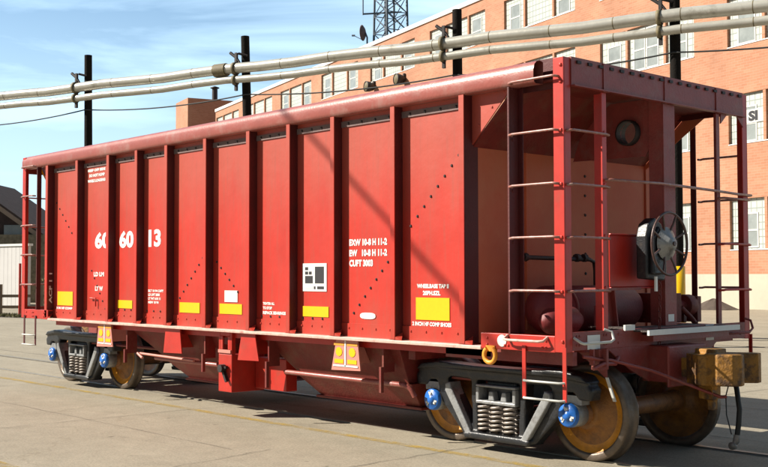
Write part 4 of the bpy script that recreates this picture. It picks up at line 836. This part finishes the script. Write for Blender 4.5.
b = MB(); a = rv*(-2.8); b.tube([(a.x, a.y, 7.3), (a.x*-0.4, a.y*-0.4, 7.5)], 0.09, 6); b.tube([(a.x, a.y, 7.2), (a.x, a.y, 9.6)], 0.07, 6); b.build('side_antenna', 'galv', tw)
ds = thing('satellite_dish', 'grey satellite dish on the factory roof edge left of the lattice tower', 'dish', (-76.0, 64.5, ROOF-0.3), R(208))
b = MB(); prof = [(0.0001, 0.0), (0.3, 0.03), (0.6, 0.13), (0.85, 0.28), (0.86, 0.25), (0.6, 0.08), (0.3, -0.03), (0.0001, -0.06)]
b.lathe([(q[0]*0.95, q[1]) for q in prof], (0, 0, 5.4), 'x', 24); b.build('reflector', 'strip', ds)
b = MB(); b.tube([(-0.05, 0, 5.4), (-0.25, 0, 4.9), (-0.25, 0, 0)], 0.09, 8); b.build('mast', 'galv', ds)
b = MB(); b.tube([(0.2, 0, 4.65), (1.2, 0, 5.2)], 0.04, 6); b.tube([(1.1, 0, 5.2), (1.4, 0, 5.22)], 0.10, 8); b.build('feed_arm', 'galv', ds)

b = MB(); b.lathe([(1.0, 0.0), (0.72, 0.35), (0.35, 0.75), (0.12, 1.0), (0.0001, 1.05)], (0, 0, 0), 'z', 11, False); b.v = [(v[0]*1.3+random.uniform(-.06, .06), v[1], max(0, v[2]*0.5+random.uniform(-.03, .03))) for v in b.v]
o = b.build('soil_heap', 'dirt', None, 0, (-22.85, 40.75, 0)); tag(o, 'small dark heap of soil at the foot of the cream factory wall', 'soil heap')

# ================================================================== LEFT BACKGROUND
e1 = Vector((0.673, 0.739, 0)); e1a = math.atan2(e1.y, e1.x)
hs = thing('gabled_house', 'dark brick gabled house with tan barge board at far left', 'house', (-62.2, 22.8, -1.25), e1a)
b = MB(); b.prism([(-11.0, 0), (3.6, 0), (3.6, 3.8), (-4.0, 9.2), (-11.0, 3.9)], 'y', 0, 9); b.build('wall', 'housewall', hs)
b = MB(); b.prism([(-4.0, 9.45), (4.6, 3.35), (4.6, 3.15), (-4.0, 9.2)], 'y', -0.5, 9.5); b.prism([(-4.0, 9.45), (-11.8, 3.5), (-11.8, 3.3), (-4.0, 9.2)], 'y', -0.5, 9.5); b.build('roof', 'houseroof', hs)
b = MB(); b.prism([(-4.0, 9.30), (4.65, 3.15), (4.65, 2.85), (-4.0, 8.95)], 'y', -0.58, -0.502); b.build('barge_board', 'barge', hs)
for x in (-1.4, ):
    b = MB(); b.box(x, x+1.2, -0.06, -0.002, 5.0, 6.3); w = b.build('window', 'glassdark', hs); b = MB(); b.box(x+1.25, x+1.5, -0.08, -0.003, 3.4, 5.5); b.build('downpipe', 'whitewall', hs)
b = MB(); b.box(-9, 4.4, -0.9, -0.7, 0.0, 5.65); b.build('stone_course', 'stone', hs)
sh = thing('storage_block', 'low grey-roofed block beyond the gabled house seen between the ladder bars', 'building', (-70, 30.5, 0), e1a)
b = MB(); b.box(-3, 8, 0, 6, 0, 5.2); b.build('wall', 'housewall', sh); b = MB(); b.prism([(-3.4, 5.2), (8.4, 5.2), (8.0, 6.5), (-2.5, 6.6)], 'y', -0.4, 6.4); b.build('roof', 'roof', sh)
ww = thing('site_wall', 'plain off-white sheeted wall in front of the gabled house', 'wall', (-56.2, 18.4, 0), R(14))
b = MB()
for k in range(30): b.box(-8+k*0.36, -8+k*0.36+0.34, 0, 0.2, 0.0, 3.45)
b.box(-8, 2.8, 0.02, 0.19, 0, 3.4); b.build('panel', 'whitewall', ww); b = MB(); b.box(-8.1, 2.9, -0.06, 0.26, 3.45, 3.58); b.build('cap', 'coping', ww)
# timber fence and red marker posts
fn = thing('timber_fence', 'low weathered timber fence with tan posts at far left', 'fence', (-44.6, 10.9, 0), e1a)
for k in range(12):
    b = MB(); x = -3.0+k*0.95; b.box(x, x+0.13, 0, 0.13, 0, 1.35+0.08*math.sin(k*2.1)); b.build('fence_post', 'fence', fn)
b = MB(); b.box(-3, 7.6, 0.03, 0.07, 0.75, 0.88); b.box(-3, 7.6, 0.03, 0.07, 0.25, 0.38); b.build('fence_rail', 'fence', fn)
for k, (x, y, lab) in enumerate(((-42.9, 11.2, 'thin red marker post standing left of the railcar ladder'), (-41.2, 13.2, 'thin red marker post seen between the bars of the railcar end'))):
    b = MB(); b.tube([(0, 0, 0), (0, 0, 2.3)], 0.06, 8); tag(b.build('marker_post', 'red', None, 0, (x, y, 0)), lab, 'post', 'red marker posts')
# shrubs: leaf clumps
def shrub(name, lab, x, y, r, h, n, m='leaf', seed=1):
    rr = random.Random(seed); t = thing(name, lab, 'shrub', (x, y, 0)); b = MB()
    for k in range(n):
        a = rr.uniform(0, 6.28); d = r*math.sqrt(rr.random()); z = h*(0.08+0.92*rr.random())*(1-0.45*(d/r)**2)*(0.75+0.25*math.sin(a*3)); c = Vector((d*math.cos(a), d*math.sin(a), z)); s = rr.uniform(0.05, 0.13)
        u = Vector((rr.uniform(-1, 1), rr.uniform(-1, 1), rr.uniform(-1, 1))).normalized(); v = u.orthogonal().normalized()
        b.add([c-u*s, c+v*s*0.5, c+u*s, c-v*s*0.5], [(0, 1, 2, 3)])
    b.build('foliage', m, t); b = MB()
    for k in range(5): a = k*1.26; b.tube([(0, 0, 0), (r*0.4*math.cos(a), r*0.4*math.sin(a), h*0.6)], [0.04, 0.015], 5)
    b.build('stem', 'wood', t)
shrub('shrub', 'yellow-brown shrub behind the far ladder of the railcar', -46.5, 17.9, 1.3, 2.4, 900, seed=3)
shrub('shrub', 'low dark shrub at the foot of the off-white wall', -51.5, 14.2, 1.1, 1.2, 500, seed=5)
# strip of rough grass
b = MB(); rr = random.Random(4); A, Bp = Vector((-47, 10.2, 0)), Vector((-24, 15.6, 0)); d = (Bp-A).normalized(); q = Vector((-d.y, d.x, 0))
for k in range(9000):
    c = A.lerp(Bp, rr.random())+q*rr.uniform(-0.8, 0.8); h = rr.uniform(0.04, 0.16); a = rr.uniform(0, 3.14); w = Vector((math.cos(a), math.sin(a), 0))*0.02
    b.add([c-w, c+w, c+Vector((rr.uniform(-.05, .05), rr.uniform(-.05, .05), h))], [(0, 1, 2)])
o = b.build('grass', 'grass'); o['kind'] = 'stuff'; tag(o, 'strip of rough dry grass along the pavement edge at far left', 'grass')
b = MB(); b.add([tuple(A-q*0.9+Vector((0, 0, .01))), tuple(Bp-q*0.9+Vector((0, 0, .01))), tuple(Bp+q*1.2+Vector((0, 0, .01))), tuple(A+q*1.2+Vector((0, 0, .01)))], [(0, 1, 2, 3)]); struct(b.build('verge', 'dirt'))

# guy wire left of and above the camera's view; its soft shadow crosses the car side
a = Vector((-3.78, 0.12, 3.39)); c = Vector((-1.38, 0.12, 1.51)); back = Vector((-0.95, -0.97, 1.0))*8.0; d = (c-a)
b = MB(); b.tube([a+back-d*1.5, a+back+d*5.9], 0.032, 8); tag(b.build('guy_wire', 'wire'), 'stout guy wire slanting down in front of the railcar side', 'guy wire')
